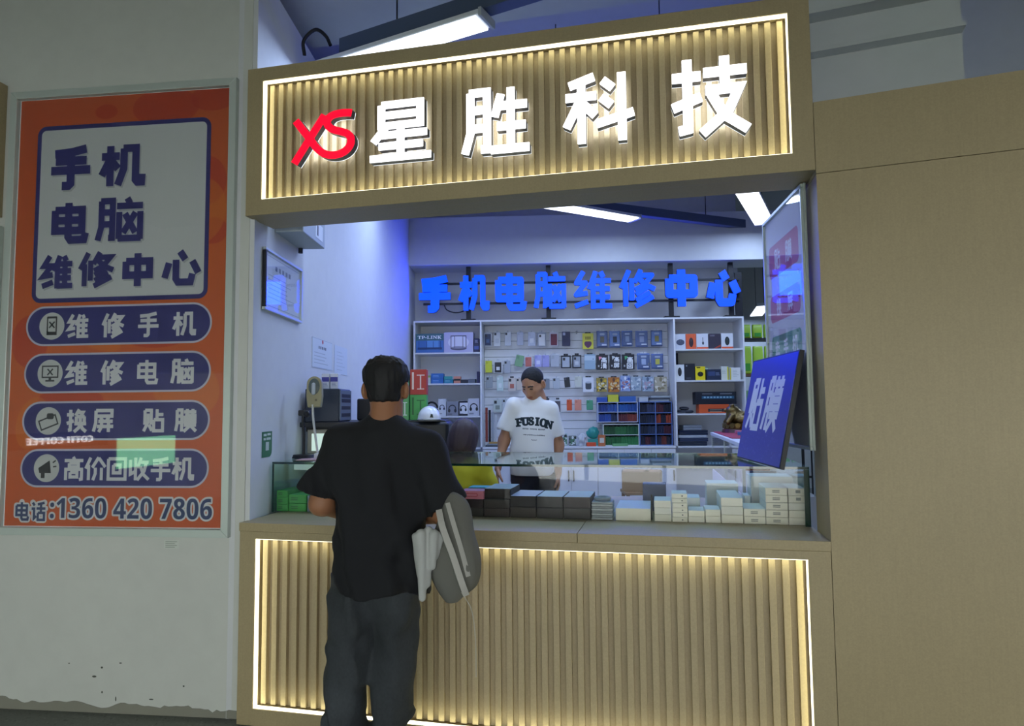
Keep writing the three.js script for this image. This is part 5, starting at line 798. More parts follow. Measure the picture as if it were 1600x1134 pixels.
{
  const E = frame(2.06, -7.0, 1.764), o = thing('side_showcase', 'white edged glass showcase along the right side of the shop', 'showcase', E, [0, 0.071, 0]);
  part(o, 'base', bx(0, 2.2, 0, 0.8, -0.5, 0, 0.004), SH); part(o, 'glass_front', bx(0.02, 2.18, 0.801, 1.14, -0.008, -0.002), M.glass);
  for (const x of [0, 1.09, 2.18]) part(o, 'post', bx(x, x + 0.02, 0.801, 1.14, -0.022, 0), M.alu); for (const x of [0, 1.09, 2.18]) part(o, 'post', bx(x, x + 0.02, 0.801, 1.14, -0.5, -0.478), M.alu);
  part(o, 'top_rim', bx(-0.01, 2.21, 1.1405, 1.17, -0.51, 0.01, 0.004), paint(0xd6d9d6, 0.4));
  const cols = ['#8b5a4c', '#586a86', '#b8b4a2', '#47584c', '#8f8a9c', '#a46a50', '#c4c8ca', '#3f4654'];
  for (let i = 0; i < 8; i++) carton('stock_box', ['brown', 'slate blue', 'pale beige', 'dark green', 'mauve', 'rust', 'silver', 'charcoal'][i] + ' carton inside the right side showcase', 'box', E, 0.2 + i * 0.25, 0.8725, -0.1, 0.2, 0.12 + 0.02 * (i % 3), 0.2, parseInt(cols[i].slice(1), 16));
  single('red_mat', 'red cloth mat under the toad statue', 'mat', box(1.5, 0.006, 0.46, 0.002), paint(0x98303c, 0.8), E, [0.75, 1.2415, -0.25]);
  for (let i = 0; i < 4; i++) carton('card_pack', ['pink', 'white', 'blue', 'amber'][i] + ' small card pack lying on the right side showcase', 'package', E, 0.62 + i * 0.2, 1.248, -0.16 - 0.05 * (i % 2), 0.1, 0.03, 0.14, [0xb86a80, 0xc9ccd2, 0x4a6ca8, 0xb88a4a][i], null, { turn: 0.3 * i });
  // lucky toad
  const t = thing('toad_statue', 'golden toad statue with a pearl sitting on coins', 'statue', E, [0.24, 1.248, -0.24]);
  t.scale.setScalar(1.18); const gold = std(0x6e5c34, 0.38, { metalness: 0.75 });
  part(t, 'plinth', new THREE.CylinderGeometry(0.13, 0.14, 0.03, 28).translate(0, 0.015, 0), paint(0x4c2422, 0.4));
  part(t, 'coin_base', mergeGeometries([new THREE.CylinderGeometry(0.128, 0.12, 0.045, 28).translate(0, 0.053, 0), ...Array.from({ length: 18 }, (_, i) => new THREE.CylinderGeometry(0.022, 0.022, 0.012, 12).rotateX(Math.PI / 2).rotateZ(0).translate(0, 0.058, 0.124).rotateY(i * Math.PI / 9))]), gold);
  const toad = (x, y, z) => { let d = ell(x, y, z, [0, 0.125, 0], [0.085, 0.06, 0.095]); d = smin(d, ell(x, y, z, [0, 0.185, 0.045], [0.06, 0.042, 0.055]), 0.03); for (const s of [-1, 1]) { d = smin(d, ell(x, y, z, [s * 0.035, 0.222, 0.05], [0.018, 0.018, 0.018]), 0.008); d = smin(d, cap(x, y, z, [s * 0.07, 0.13, 0.06], [s * 0.095, 0.085, 0.095], 0.024, 0.018), 0.015); d = smin(d, ell(x, y, z, [s * 0.085, 0.105, -0.03], [0.035, 0.035, 0.055]), 0.015); } return d - 0.005 * Math.max(0, vnoise(x * 70, y * 70, z * 70) - 0.45); };
  part(t, 'toad', sdfGeo(toad, [-0.14, 0.055, -0.12], [0.14, 0.25, 0.14], 0.006), gold); part(t, 'pearl', new THREE.SphereGeometry(0.016, 16, 12).translate(0, 0.185, 0.103), gold);
}
{
  const o = thing('wooden_stool', 'small wooden stool holding the cardboard box', 'stool', W, [1.38, 0.0705, -7.25]);
  part(o, 'seat', box(0.42, 0.03, 0.36, 0.006), paint(0x8a6a44, 0.6), [0, 0.52, 0]); for (const [x, z] of [[-0.18, -0.15], [0.18, -0.15], [-0.18, 0.15], [0.18, 0.15]]) part(o, 'leg', box(0.035, 0.5195, 0.035, 0.003), paint(0x7a5c3a, 0.6), [x, 0, z]);
  const b = thing('cardboard_box', 'crumpled brown cardboard box in front of the cabinets', 'box', W, [1.38, 0.6215, -7.25], -0.3), kraft = paint(0x9a7a52, 0.8);
  part(b, 'carton', box(0.4, 0.2, 0.26, 0.006), kraft); part(b, 'flap', box(0.39, 0.004, 0.12), paint(0xa5855c, 0.8), [0, 0.21, 0.045], [0.12, 0, 0]); part(b, 'flap', box(0.39, 0.004, 0.12), paint(0x93734c, 0.8), [0, 0.206, -0.07], [-0.05, 0, 0]); part(b, 'tape', box(0.05, 0.002, 0.2), paint(0xb8a178, 0.3), [0.06, 0.2225, 0.0]);
}
// rack seen beyond the shelves
{
  const o = thing('goods_rack', 'black metal rack with green pouches beyond the shelves', 'rack', W, [3.7, 0.001, -9.6]);
  for (const x of [-0.48, 0.48]) for (const z of [-0.15, 0.15]) part(o, 'upright', box(0.03, 2.75, 0.03), M.black, [x, 0, z]);
  for (const y of [0.5, 1.25, 1.93, 2.44]) part(o, 'shelf', box(0.93, 0.03, 0.27), y === 1.93 ? paint(0x7a5a3c, 0.6) : M.black, [0, y, 0]);
  let k = 0; const where = ['topmost shelf', 'upper shelf', 'lower shelf'];
  [[2.4715, 0.2], [1.9615, 0.4], [1.2815, 0.45]].forEach(([y, h], r) => { for (let i = 0; i < 5; i++) {
    const q = thing('pouch', `green pouch, ${['first', 'second', 'third', 'fourth', 'fifth'][i]} from the left on the ${where[r]} of the far rack`, 'pouch', W, [3.33 + i * 0.165, y, -9.53], 0, 'green pouches on the far rack');
    part(q, 'pouch_body', sdfGeo((x, yy, z) => Math.hypot(Math.max(Math.abs(x) - 0.062, 0), Math.max(Math.abs(yy - h / 2) - h / 2 + 0.012, 0), Math.max(Math.abs(z) - 0.02 * Math.max(0, 1 - Math.pow((yy - h * 0.35) / h / 0.75, 2)), 0)) - 0.01, [-0.09, -0.015, -0.05], [0.09, h + 0.015, 0.05], 0.014), [paint(0xa4cc3c, 0.35), paint(0xb0d84a, 0.35), paint(0x6fa06a, 0.5)][r]);
    part(q, 'label', bx(-0.045, 0.045, h * 0.12, h * 0.38, 0.031, 0.033), paint([0x3f9a3a, 0x4aa53e, 0xa9c4a4][r], 0.4));
  } });
}

// ---------------------------------------------------------------- people
const skin = std(0xffffff, 0.55, { vertexColors: true });
// head in its own field: origin between the ears, face towards +z
function headField(x, y, z) {
  const ax = Math.abs(x);
  let d = ell(x, y, z, [0, 0.035, -0.012], [0.076, 0.09, 0.095]);
  d = smin(d, ell(x, y, z, [0, -0.045, 0.028], [0.058, 0.07, 0.065]), 0.05);
  d = smin(d, ell(x, y, z, [0, -0.095, 0.052], [0.026, 0.02, 0.026]), 0.03);
  d = smin(d, cap(ax, y, z, [0.045, -0.02, 0.055], [0.052, -0.02, 0.02], 0.018, 0.02), 0.02);
  d = smin(d, cap(x, y, z, [0, 0.008, 0.083], [0, -0.035, 0.101], 0.008, 0.0125), 0.012);
  d = smin(d, cap(ax, y, z, [0.012, -0.037, 0.09], [0.014, -0.036, 0.086], 0.0075, 0.007), 0.008);
  d = smin(d, cap(ax, y, z, [0, -0.066, 0.089], [0.02, -0.065, 0.08], 0.0075, 0.0045), 0.008);
  d = Math.max(d, -(ell(ax, y, z, [0.031, 0.005, 0.094], [0.017, 0.011, 0.012])));
  d = smin(d, ell(ax, y, z, [0.031, 0.004, 0.075], [0.014, 0.0125, 0.0125]), 0.004);
  d = smin(d, cap(ax, y, z, [0.014, 0.022, 0.086], [0.045, 0.023, 0.074], 0.006, 0.005), 0.01);
  const e = smin(ell(ax, y, z, [0.087, -0.004, -0.014], [0.014, 0.035, 0.021]), ell(ax, y, z, [0.079, -0.025, -0.006], [0.009, 0.014, 0.012]), 0.01);
  d = smin(d, Math.max(e, -ell(ax, y, z, [0.094, 0.002, -0.006], [0.006, 0.02, 0.011])), 0.008);
  return smin(d, cap(x, y, z, [0, -0.06, -0.02], [0, -0.14, -0.03], 0.056, 0.058), 0.03);
}
function headGeo(tone, cell = 0.0055) {
  const g = sdfGeo(headField, [-0.11, -0.16, -0.125], [0.11, 0.14, 0.13], cell), p = g.attributes.position, c = new Float32Array(p.count * 3), T = new THREE.Color(tone), lip = new THREE.Color(tone).multiply(lin(0.75, 0.5, 0.5)), brow = lin(0.02, 0.018, 0.018), eye = lin(0.03, 0.022, 0.02);
  for (let i = 0; i < p.count; i++) {
    const x = Math.abs(p.getX(i)), y = p.getY(i), z = p.getZ(i); let k = T;
    if (z > 0.05) { if (x > 0.01 && x < 0.048 && Math.abs(y - 0.025 - (x > 0.035 ? -0.003 : 0)) < 0.006) k = brow; else if (Math.abs(y - 0.004) < 0.005 && x > 0.018 && x < 0.044) k = eye; else if (Math.abs(y + 0.066) < 0.009 && x < 0.023) k = lip; }
    c.set([k.r, k.g, k.b], i * 3);
  }
  g.setAttribute('color', new THREE.BufferAttribute(c, 3)); return g;
}
const tinted = (g, tone) => { const c = new THREE.Color(tone), n = g.attributes.position.count, a = new Float32Array(n * 3); for (let i = 0; i < n; i++) a.set([c.r, c.g, c.b], i * 3); g.setAttribute('color', new THREE.BufferAttribute(a, 3)); return g; };
// a hand with five separate fingers: wrist, pointing direction, palm normal (palm side), thumb side
function handGeo(wrist, dir, palm, side, curl = 0.5) {
  const Dv = new THREE.Vector3(...dir).normalize(), N = new THREE.Vector3(...palm), S = new THREE.Vector3().crossVectors(N, Dv).normalize().multiplyScalar(side); N.crossVectors(Dv, S).multiplyScalar(side).normalize(); if (N.dot(new THREE.Vector3(...palm)) < 0) N.negate();
  const Wp = new THREE.Vector3(...wrist), P = (a, b, c) => Wp.clone().addScaledVector(Dv, a).addScaledVector(S, b).addScaledVector(N, c).toArray(), caps = [];
  const lens = [0.072, 0.08, 0.074, 0.058];
  [0.03, 0.01, -0.01, -0.03].forEach((b, i) => {
    const k = P(0.092 - Math.abs(i - 1.2) * 0.004, b, 0); caps.push([P(0.0, b * 0.55, 0), k, 0.014, 0.0105]);
    let q = new THREE.Vector3(...k), ang = curl * 0.5; [0.46, 0.3, 0.24].forEach((f, j) => { const st = lens[i] * f, nx = q.clone().addScaledVector(Dv, Math.cos(ang) * st).addScaledVector(N, Math.sin(ang) * st).addScaledVector(S, b * 0.05); caps.push([q.toArray(), nx.toArray(), 0.0092 - j * 0.0008, 0.0084 - j * 0.0008, i]); q = nx; ang += curl * 0.8; });
  });
  const t0 = P(0.025, 0.028, 0.006), t1 = P(0.06, 0.05, 0.016), t2 = P(0.085, 0.054, 0.028), t3 = P(0.104, 0.05, 0.038); caps.push([t0, t1, 0.014, 0.011], [t1, t2, 0.0105, 0.0095, 9], [t2, t3, 0.0095, 0.0078, 9]);
  const lo = [9, 9, 9], hi = [-9, -9, -9]; for (const [a, b] of caps) for (const q of [a, b]) for (let k = 0; k < 3; k++) { lo[k] = Math.min(lo[k], q[k] - 0.022); hi[k] = Math.max(hi[k], q[k] + 0.022); }
  return sdfGeo((x, y, z) => { let palmD = 9, fing = 9; for (const [a, b, ra, rb, id] of caps) { const d = cap(x, y, z, a, b, ra, rb); if (id === undefined) palmD = palmD > 8 ? d : smin(palmD, d, 0.012); else fing = Math.min(fing, d); } return smin(palmD, fing, 0.005); }, lo, hi, 0.0038);
}
const mergeSkin = (list) => mergeGeometries(list.map((g) => { const c = g.toNonIndexed(); for (const k of Object.keys(c.attributes)) if (!['position', 'normal', 'color'].includes(k)) c.deleteAttribute(k); return c; }));
function field(prims, k) { return (x, y, z) => { let d = 9; for (const p of prims) { const v = p.length === 2 ? ell(x, y, z, p[0], p[1]) : cap(x, y, z, p[0], p[1], p[2], p[3]); d = d > 8 ? v : smin(d, v, k); } return d; }; }
const folds = (x, y, z, amp) => (vnoise(x * 17 + y * 4 + 5, y * 3.4, z * 17 + y * 2) - 0.5) * amp;
const fabric = (color, rough = 0.9) => std(color, rough, { bumpMap: clothBump, bumpScale: 0.0008 });

const denim = noiseTexture(256, (x, y) => { const v = 205 + 90 * (fbm(x, y, 3, 5, 2) - 0.5) + 22 * (vnoise(x * 128, y * 128, 1, 128) - 0.5); return [v, v + 2, v + 4]; }, 1.6, 1.1);
// customer with his back to the viewer, forearms on the counter (local: x right, z towards the viewer)
{
  const o = thing('person', 'customer in a black t-shirt and dark grey trousers, back to the viewer', 'person', W, [-0.53, 0.001, -2.78], 0.0), tone = 0x9a6a4c;
  const shL = [-0.185, 1.39, 0.0], elL = [-0.245, 1.125, 0.035], wrL = [-0.17, 1.035, -0.2], shR = [0.185, 1.355, 0.0], elR = [0.25, 1.085, 0.05], wrR = [0.1, 1.03, -0.17];
  const legL = [[-0.1, 0.9, 0.01], [-0.145, 0.46, -0.015], [-0.148, 0.09, 0.03]], legR = [[0.07, 0.9, 0.01], [0.042, 0.46, -0.02], [0.03, 0.09, 0.03]];
  const head = headGeo(tone); head.rotateX(0.16).rotateY(Math.PI).translate(0.002, 1.584, -0.035);
  const torso = field([[[-0.02, 1.25, 0], [0.15, 0.2, 0.1]], [[-0.02, 0.98, 0.005], [0.145, 0.17, 0.11]], [[-0.005, 1.36, 0.0], [0.01, 1.52, -0.03], 0.08, 0.064], [shL, elL, 0.05, 0.042], [elL, wrL, 0.042, 0.028], [shR, elR, 0.05, 0.042], [elR, wrR, 0.042, 0.028], [legL[0], legL[1], 0.085, 0.055], [legL[1], legL[2], 0.052, 0.036], [legR[0], legR[1], 0.085, 0.055], [legR[1], legR[2], 0.052, 0.036]], 0.04);
  const body = mergeSkin([tinted(sdfGeo(torso, [-0.36, 0.04, -0.28], [0.36, 1.58, 0.18], 0.012), tone), head, tinted(handGeo(wrL, [0.5, -0.12, -0.85], [0, -1, 0], 1, 0.35), tone), tinted(handGeo(wrR, [-0.85, -0.08, -0.45], [0, -1, 0], -1, 0.5), tone)]);
  part(o, 'body', body, skin);
  // hair: full on top, cropped at the nape
  const hair = (x, y, z) => { let d = ell(x, y, z, [0, 0.06, -0.014], [0.097, 0.08, 0.109]); d = smin(d, ell(x, y, z, [0, 0.0, -0.04], [0.07, 0.1, 0.075]), 0.035); d = Math.max(d, -(y + 0.066 - 0.12 * Math.abs(x) + 0.9 * Math.max(0, z + 0.035))); d = Math.max(d, -ell(Math.abs(x), y, z, [0.09, -0.014, -0.01], [0.03, 0.044, 0.05])); d = Math.max(d, (z - 0.07) * 0.8 + Math.max(0, -(y - 0.07)) * 0.5 - 0.005); d += 0.007 * (vnoise(x * 120, y * 26, z * 120) - 0.5) + (y > 0.09 ? 0.012 * (vnoise(x * 60, y * 20, z * 60) - 0.6) : 0); return d; };
  const hg = sdfGeo(hair, [-0.115, -0.12, -0.14], [0.115, 0.17, 0.13], 0.0055); hg.rotateX(0.16).rotateY(Math.PI).translate(0.002, 1.584, -0.035); part(o, 'hair', hg, std(0x0f0f14, 0.7));
  // loose t-shirt
  const shirtF = (x, y, z) => {
    let d = field([[[0.0, 1.4, 0.0], [-0.165, 1.358, 0.0], 0.068, 0.07], [[0.0, 1.4, 0.0], [0.17, 1.335, 0.0], 0.068, 0.07], [[-0.005, 1.27, 0.005], [0.186, 0.17, 0.125]], [[-0.006, 1.05, 0.008], [0.186, 0.26, 0.132]], [[-0.008, 0.84, 0.008], [0.195, 0.22, 0.137]]], 0.06)(x, y, z);
    d = smin(d, cap(x, y, z, [-0.18, 1.362, 0], [-0.252, 1.175, 0.03], 0.07, 0.08), 0.05); d = smin(d, cap(x, y, z, [0.185, 1.335, 0], [0.262, 1.135, 0.045], 0.07, 0.08), 0.05);
    d = smin(d, cap(x, y, z, [0.0, 1.38, 0], [0.006, 1.415, -0.01], 0.095, 0.072), 0.05);
    const calm = Math.min(1, Math.max(0.12, (1.42 - y) / 0.12)); d += calm * (wrinkle(x, y, z, 8, 0.02) + folds(x, y, z, 0.044) + 0.006 * Math.sin(34 * y - 22 * x + 8 * vnoise(x * 6, y * 6, z * 6)) * (y < 1.0 ? 1 : 0.35));
    const hem = 0.775 - 0.04 * x + 0.012 * Math.sin(x * 22); d = Math.max(d, hem - y);
    const sl = ((x + 0.252) * -0.34 + (y - 1.165) * -0.92 + (z - 0.03) * 0.1) - 0.01, sr = ((x - 0.258) * 0.36 + (y - 1.122) * -0.92) - 0.01;
    if (x < -0.2) d = Math.max(d, sl); if (x > 0.21) d = Math.max(d, sr);
    d = Math.max(d, -(ell(x, y, z, [0.006, 1.505, -0.032], [0.08, 0.036, 0.078]))); return d;
  };
  part(o, 't_shirt', triUV(sdfGeo(shirtF, [-0.42, 0.74, -0.2], [0.42, 1.52, 0.2], 0.0095)), fabric(0x15171c));
  const trouserF = (x, y, z) => {
    const l1 = smin(cap(x, y, z, legL[0], legL[1], 0.1, 0.084), cap(x, y, z, legL[1], legL[2], 0.084, 0.074), 0.03), l2 = smin(cap(x, y, z, legR[0], legR[1], 0.1, 0.084), cap(x, y, z, legR[1], legR[2], 0.084, 0.074), 0.03);
    let d = smin(smin(l1, l2, 0.012), smin(ell(x, y, z, [-0.02, 0.9, 0.005], [0.155, 0.14, 0.115]), cap(x, y, z, [-0.02, 0.82, 0.01], [-0.035, 0.72, 0.02], 0.1, 0.055), 0.04), 0.04);
    d += wrinkle(x, y * 1.6, z, 11, 0.026) + folds(x, y, z, 0.034) + 0.009 * Math.sin(34 * y + 20 * x + 9 * vnoise(x * 8, y * 8, z * 8)) * (y < 0.3 ? 1.5 : 0.5); return Math.max(d, 0.03 - y, y - 0.86);
  };
  part(o, 'trousers', triUV(sdfGeo(trouserF, [-0.28, 0.01, -0.2], [0.24, 1.03, 0.22], 0.0105)), std(0x474c51, 0.9, { map: denim, bumpMap: clothBump, bumpScale: 0.0008 }));
  for (const [x, nm] of [[-0.115, 'shoe'], [0.04, 'shoe']]) { const s = sdfGeo((a, b, c) => Math.max(smin(ell(a, b, c, [0, 0.045, -0.08], [0.047, 0.045, 0.11]), ell(a, b, c, [0, 0.055, 0.05], [0.042, 0.055, 0.06]), 0.03), -b + 0.002), [-0.07, -0.01, -0.22], [0.07, 0.13, 0.13], 0.009); const sh = part(o, nm, s, paint(0xc9c9c6, 0.6), [x, 0, 0.0]); part(sh, 'sole', bx(-0.045, 0.045, 0.0005, 0.02, -0.185, 0.105, 0.008), paint(0x8d8d88, 0.7)); }
}
{ // grey bag and pale jacket over his right forearm
  const F = frame(-0.53, -2.78, 0);
  const o = thing('shoulder_bag', 'slouchy grey canvas bag hanging from the arm of the customer', 'bag', F, [0.295, 0.765, 0.105]);
  const bagF = (x, y, z) => { let d = ell(x, y, z, [0.0, 0.13, 0], [0.092, 0.135, 0.062]); d = smin(d, ell(x, y, z, [0.012, 0.27, -0.005], [0.078, 0.15, 0.048]), 0.06); return d + wrinkle(x, y, z, 13, 0.026) + 0.004 * Math.sin(40 * x + 16 * y); };
  part(o, 'bag_body', triUV(sdfGeo(bagF, [-0.13, -0.02, -0.1], [0.13, 0.45, 0.1], 0.009)), fabric(0x6a6a64));
  const ribbon = (pts, w, t) => { const c = new THREE.CatmullRomCurve3(pts.map((p) => new THREE.Vector3(...p))); const s = new THREE.Shape([[-t, -w], [t, -w], [t, w], [-t, w]].map((p) => new THREE.Vector2(...p))); return new THREE.ExtrudeGeometry(s, { steps: 24, extrudePath: c, bevelEnabled: false }); };
  part(o, 'strap', ribbon([[-0.055, 0.34, 0.02], [-0.035, 0.28, 0.068], [0.0, 0.19, 0.078], [0.035, 0.08, 0.07], [0.05, 0.03, 0.05]], 0.012, 0.012), fabric(0xb4b2ac)); part(o, 'strap', ribbon([[-0.02, 0.37, 0.03], [0.005, 0.3, 0.066], [0.035, 0.2, 0.066], [0.06, 0.1, 0.055]], 0.009, 0.009), fabric(0xa9a7a1));
  part(o, 'hanging_cord', tube([[0.035, 0.04, 0.062], [0.07, -0.02, 0.06], [0.085, -0.12, 0.05], [0.088, -0.28, 0.045]], 0.0022, 24, 6), paint(0xb9b4a6, 0.7));
  const j = thing('jacket', 'pale grey jacket draped between the customer and his bag', 'jacket', F, [0.198, 0.785, 0.15]);
  const jackF = (x, y, z) => { let d = 9; for (const [x0, x1, y1, r, zz] of [[-0.045, -0.03, 0.09, 0.017, 0.01], [-0.022, -0.02, 0.0, 0.02, 0.02], [0.004, -0.002, 0.05, 0.017, 0.0], [0.028, 0.02, 0.12, 0.02, 0.018], [0.05, 0.036, 0.15, 0.016, 0.0]]) { const q = cap(x, y, z, [x0, 0.25 - Math.abs(x0) * 0.4, zz], [x1, y1, zz * 0.6], r, r * 0.75); d = d > 8 ? q : smin(d, q, 0.012); } return d + wrinkle(x, y, z, 22, 0.014); };
  part(j, 'cloth', triUV(sdfGeo(jackF, [-0.09, -0.03, -0.06], [0.09, 0.31, 0.07], 0.0055)), fabric(0xb4b6b4));
}

// shopkeeper facing the viewer, looking down to his right
{
  const o = thing('person', 'shopkeeper in a white printed t-shirt behind the glass case', 'person', W, [0.165, 0.071, -5.5], 0.06), tone = 0xb58668;
  const shL = [-0.16, 1.455, 0], elL = [-0.235, 1.17, -0.02], wrL = [-0.29, 0.95, 0.05], shR = [0.162, 1.425, 0], elR = [0.21, 1.13, -0.03], wrR = [0.2, 0.9, 0.03];
  const legs = [-1, 1].map((s) => [[s * 0.085, 0.9, 0], [s * 0.1, 0.48, 0.02], [s * 0.1, 0.09, -0.02]]);
  const head = headGeo(tone, 0.005); const pose = (g) => g.scale(1.06, 1.06, 1.06).rotateX(0.5).rotateY(-0.62).translate(0.0, 1.625, 0.035); pose(head);
  const torso = field([[[0, 1.28, 0], [0.15, 0.2, 0.1]], [[0, 1.0, 0], [0.145, 0.18, 0.11]], [[0, 1.4, 0], [0.005, 1.56, 0.02], 0.075, 0.052], [shL, elL, 0.05, 0.043], [elL, wrL, 0.043, 0.028], [shR, elR, 0.05, 0.043], [elR, wrR, 0.043, 0.028], ...legs.flatMap(([a, b, c]) => [[a, b, 0.085, 0.055], [b, c, 0.052, 0.036]])], 0.04);
  part(o, 'body', mergeSkin([tinted(sdfGeo(torso, [-0.36, 0.04, -0.16], [0.32, 1.62, 0.18], 0.012), tone), head, tinted(handGeo(wrL, [-0.05, -1, 0.25], [1, 0, 0], -1, 0.4), tone), tinted(handGeo(wrR, [-0.02, -1, 0.1], [-1, 0, 0], 1, 0.5), tone)]), skin);
  const hair = (x, y, z) => { let d = ell(x, y, z, [0, 0.042, -0.016], [0.082, 0.09, 0.099]); d = Math.max(d, -(y + 0.045 - 0.35 * Math.max(0, z))); d = Math.max(d, (z - 0.062) + Math.max(0, 0.075 - y) * 0.75 - 0.004); return d + 0.004 * (vnoise(x * 130, y * 130, z * 130) - 0.5); };
  part(o, 'hair', pose(sdfGeo(hair, [-0.1, -0.08, -0.13], [0.1, 0.15, 0.11], 0.005)), std(0x101116, 0.75));
  const shirtF = (x, y, z) => {
    let d = field([[[-0.13, 1.45, 0], [0.13, 1.43, 0], 0.066, 0.066], [[0, 1.3, 0.005], [0.168, 0.18, 0.12]], [[-0.005, 1.1, 0.008], [0.18, 0.26, 0.13]], [[-0.005, 0.98, 0.008], [0.19, 0.2, 0.135]]], 0.06)(x, y, z);
    d = smin(d, cap(x, y, z, shL, [-0.222, 1.265, -0.01], 0.06, 0.07), 0.045); d = smin(d, cap(x, y, z, shR, [0.2, 1.21, -0.015], 0.06, 0.07), 0.045); d = smin(d, cap(x, y, z, [0, 1.44, 0], [0.002, 1.525, 0.008], 0.085, 0.062), 0.04);
    d += wrinkle(x, y, z, 10, 0.016) + 0.003 * Math.sin(26 * x + 10 * y); d = Math.max(d, 0.895 - 0.02 * x - y);
    if (x < -0.19) d = Math.max(d, (x + 0.232) * -0.3 - (y - 1.265) * 0.95 - 0.01); if (x > 0.17) d = Math.max(d, (x - 0.205) * 0.2 - (y - 1.21) * 0.97 - 0.01);
    return Math.max(d, -ell(x, y, z, [0.002, 1.55, 0.022], [0.062, 0.034, 0.06]));
  };
  const sg = sdfGeo(shirtF, [-0.36, 0.86, -0.2], [0.34, 1.58, 0.2], 0.0095).toNonIndexed(), P = sg.attributes.position, N = sg.attributes.normal, uv = new Float32Array(P.count * 2);
  for (let t = 0; t < P.count; t += 3) { const front = N.getZ(t) + N.getZ(t + 1) + N.getZ(t + 2) > 0.6; for (let q = t; q < t + 3; q++) { uv[q * 2] = front ? (P.getX(q) + 0.36) / 0.7 : 0.01; uv[q * 2 + 1] = front ? (P.getY(q) - 0.86) / 0.72 : 0.01; } }
  sg.setAttribute('uv', new THREE.BufferAttribute(uv, 2));
  const print = canvasTex(1024, 1024, (c, w, h) => {
    fillBg(c, w, h, '#e4e6e6'); const X = (x) => (x + 0.36) / 0.7 * w, Y = (y) => (1 - (y - 0.86) / 0.72) * h; c.fillStyle = '#1b2a30'; c.textAlign = 'center';
    c.save(); c.translate(X(0.0), Y(1.30)); c.font = 'bold 118px serif'; const word = 'FUSION', n = word.length; [...word].forEach((ch, i) => { const t = (i - (n - 1) / 2) / ((n - 1) / 2); c.save(); c.translate(t * 170, 26 * t * t + 14 * t); c.rotate(0.17 * t + 0.06); c.fillText(ch, 0, 0); c.lineWidth = 13; c.strokeStyle = '#1b2a30'; c.strokeText(ch, 0, 0); c.restore(); }); c.restore();
    c.save(); c.translate(X(0.0), Y(1.262)); c.rotate(0.06); for (let i = 0; i < 19; i++) if (i % 7 !== 5) c.fillRect(-135 + i * 14, -14, 8, 12 + 4 * hash(i, 2)); c.lineWidth = 4; c.strokeStyle = '#1b2a30'; c.beginPath(); for (let i = 0; i <= 60; i++) c[i ? 'lineTo' : 'moveTo'](-125 + i * 4.2, 66 - 9 * Math.abs(Math.sin(i * 1.3)) * (0.5 + hash(i, 6))); c.stroke(); c.beginPath(); for (let i = 0; i <= 16; i++) c[i ? 'lineTo' : 'moveTo'](-30 + i * 4, 116 - 6 * Math.sin(i)); c.stroke(); c.restore();
  });
  part(o, 't_shirt', sg, std(0xffffff, 0.9, { map: print }));
  const trouserF = (x, y, z) => { let d = field([[[0, 0.92, 0], [0.155, 0.12, 0.12]], ...legs.flatMap(([a, b, c]) => [[a, b, 0.1, 0.08], [b, c, 0.08, 0.07]])], 0.03)(x, y, z); return Math.max(d + wrinkle(x, y, z, 11, 0.018), 0.03 - y, y - 1.0); };
  part(o, 'trousers', triUV(sdfGeo(trouserF, [-0.25, 0.01, -0.18], [0.25, 1.02, 0.18], 0.014)), fabric(0x1a1d28));
  for (const s of [-1, 1]) part(o, 'shoe', sdfGeo((a, b, c) => Math.max(ell(a, b, c, [0, 0.045, 0.04], [0.047, 0.05, 0.14]), -b + 0.001), [-0.07, -0.012, -0.13], [0.07, 0.12, 0.2], 0.012), M.black, [s * 0.1, 0, 0]);
}

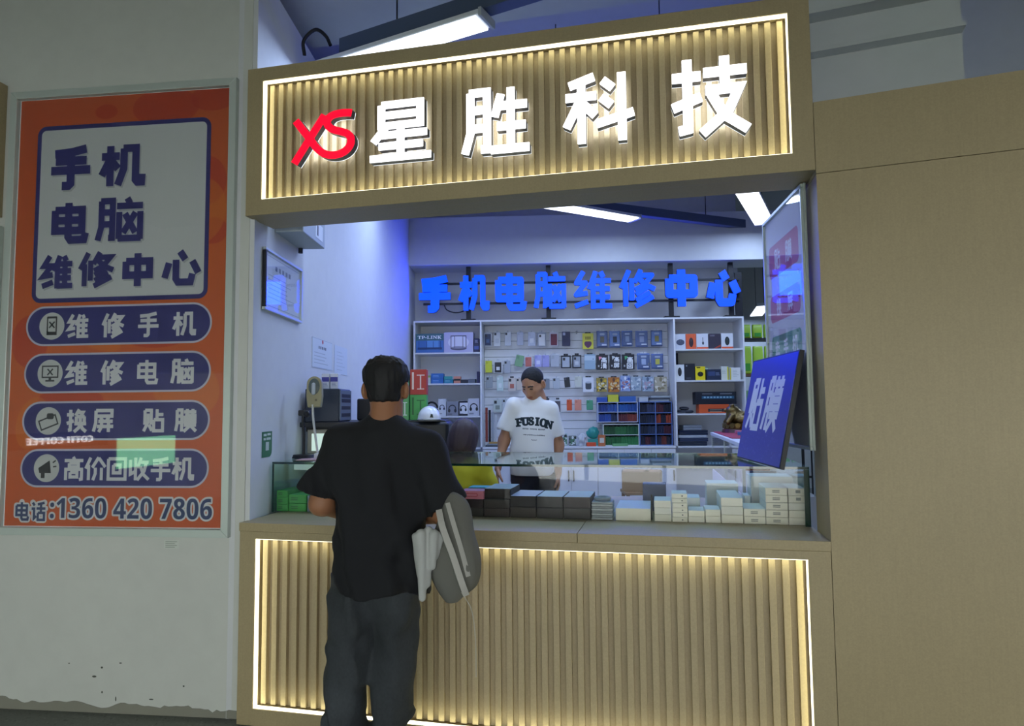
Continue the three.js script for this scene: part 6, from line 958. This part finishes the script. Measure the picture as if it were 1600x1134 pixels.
// seated assistant with dark bobbed hair, seen from behind
{
  const st = thing('bar_stool', 'black round stool under the seated assistant', 'stool', W, [-0.33, 0.071, -4.75]);
  part(st, 'seat', new THREE.CylinderGeometry(0.17, 0.17, 0.05, 28).translate(0, 0.475, 0), M.black); part(st, 'column', new THREE.CylinderGeometry(0.025, 0.03, 0.43, 16).translate(0, 0.2355, 0), M.steel); part(st, 'foot', new THREE.CylinderGeometry(0.2, 0.21, 0.02, 28).translate(0, 0.01, 0), M.steel);
  const o = thing('person', 'seated assistant with dark bobbed hair and a yellow top', 'person', W, [-0.34, 0.071, -4.75], -0.5), tone = 0xb08468;
  const hipL = [-0.09, 0.61, -0.02], knL = [-0.1, 0.6, -0.42], anL = [-0.1, 0.2, -0.4], hipR = [0.09, 0.61, -0.02], knR = [0.1, 0.6, -0.42], anR = [0.1, 0.2, -0.4];
  const shL = [-0.155, 1.02, 0], elL = [-0.2, 0.8, -0.08], wrL = [-0.1, 0.78, -0.3], shR = [0.155, 1.02, 0], elR = [0.2, 0.8, -0.06], wrR = [0.1, 0.78, -0.28];
  const head = headGeo(tone, 0.0065).scale(0.97, 0.97, 0.97).rotateX(0.3).rotateY(Math.PI).translate(-0.02, 1.225, -0.03);
  const bodyF = field([[[0, 0.88, 0], [0.135, 0.2, 0.095]], [[0, 0.64, 0], [0.15, 0.11, 0.11]], [[0, 1.0, 0], [-0.01, 1.14, -0.01], 0.07, 0.05], [shL, elL, 0.045, 0.038], [elL, wrL, 0.038, 0.026], [shR, elR, 0.045, 0.038], [elR, wrR, 0.038, 0.026], [hipL, knL, 0.08, 0.055], [knL, anL, 0.052, 0.034], [hipR, knR, 0.08, 0.055], [knR, anR, 0.052, 0.034]], 0.04);
  part(o, 'body', mergeSkin([tinted(sdfGeo(bodyF, [-0.3, 0.14, -0.5], [0.3, 1.2, 0.16], 0.014), tone), head, tinted(handGeo(wrL, [0.2, 0, -1], [0, -1, 0], 1, 0.6), tone), tinted(handGeo(wrR, [-0.2, 0, -1], [0, -1, 0], -1, 0.6), tone)]), skin);
  const bob = (x, y, z) => { let d = ell(x, y, z, [0, 0.03, -0.012], [0.1, 0.112, 0.112]); d = smin(d, ell(x, y, z, [0, -0.06, -0.025], [0.104, 0.1, 0.095]), 0.05); d = Math.max(d, -(y + 0.135)); d = Math.max(d, -ell(x, y, z, [0, -0.05, 0.09], [0.062, 0.11, 0.07])); return d + 0.006 * (vnoise(x * 90, y * 10, z * 90) - 0.5); };
  part(o, 'hair', sdfGeo(bob, [-0.13, -0.16, -0.14], [0.13, 0.16, 0.12], 0.0075).rotateX(0.3).rotateY(Math.PI).translate(-0.02, 1.225, -0.03), std(0x36282e, 0.55));
  const topF = (x, y, z) => { let d = field([[[-0.13, 1.015, 0], [0.13, 1.015, 0], 0.06, 0.06], [[0, 0.9, 0], [0.16, 0.2, 0.115]], [[0, 0.7, 0], [0.165, 0.12, 0.12]], [shL, [-0.19, 0.85, -0.06], 0.06, 0.062], [shR, [0.19, 0.85, -0.045], 0.06, 0.062]], 0.05)(x, y, z); d += wrinkle(x, y, z, 13, 0.016) + 0.003 * Math.sin(60 * y + 20 * x); return Math.max(d, -ell(x, y, z, [-0.005, 1.1, -0.02], [0.06, 0.03, 0.06]), 0.6 - y); };
  part(o, 'top', triUV(sdfGeo(topF, [-0.28, 0.57, -0.2], [0.28, 1.12, 0.2], 0.011)), fabric(0xc6c02e));
  const trF = (x, y, z) => Math.max(field([[[0, 0.63, 0], [0.17, 0.1, 0.13]], [hipL, knL, 0.092, 0.07], [knL, anL, 0.066, 0.055], [hipR, knR, 0.092, 0.07], [knR, anR, 0.066, 0.055]], 0.03)(x, y, z), 0.2 - y, -(y - 0.5005) * (Math.hypot(x, z) < 0.2 ? 1 : -9));
  part(o, 'trousers', triUV(sdfGeo(trF, [-0.24, 0.17, -0.52], [0.24, 0.78, 0.18], 0.014)), fabric(0x23283a));
}
renderer.render(scene, camera);
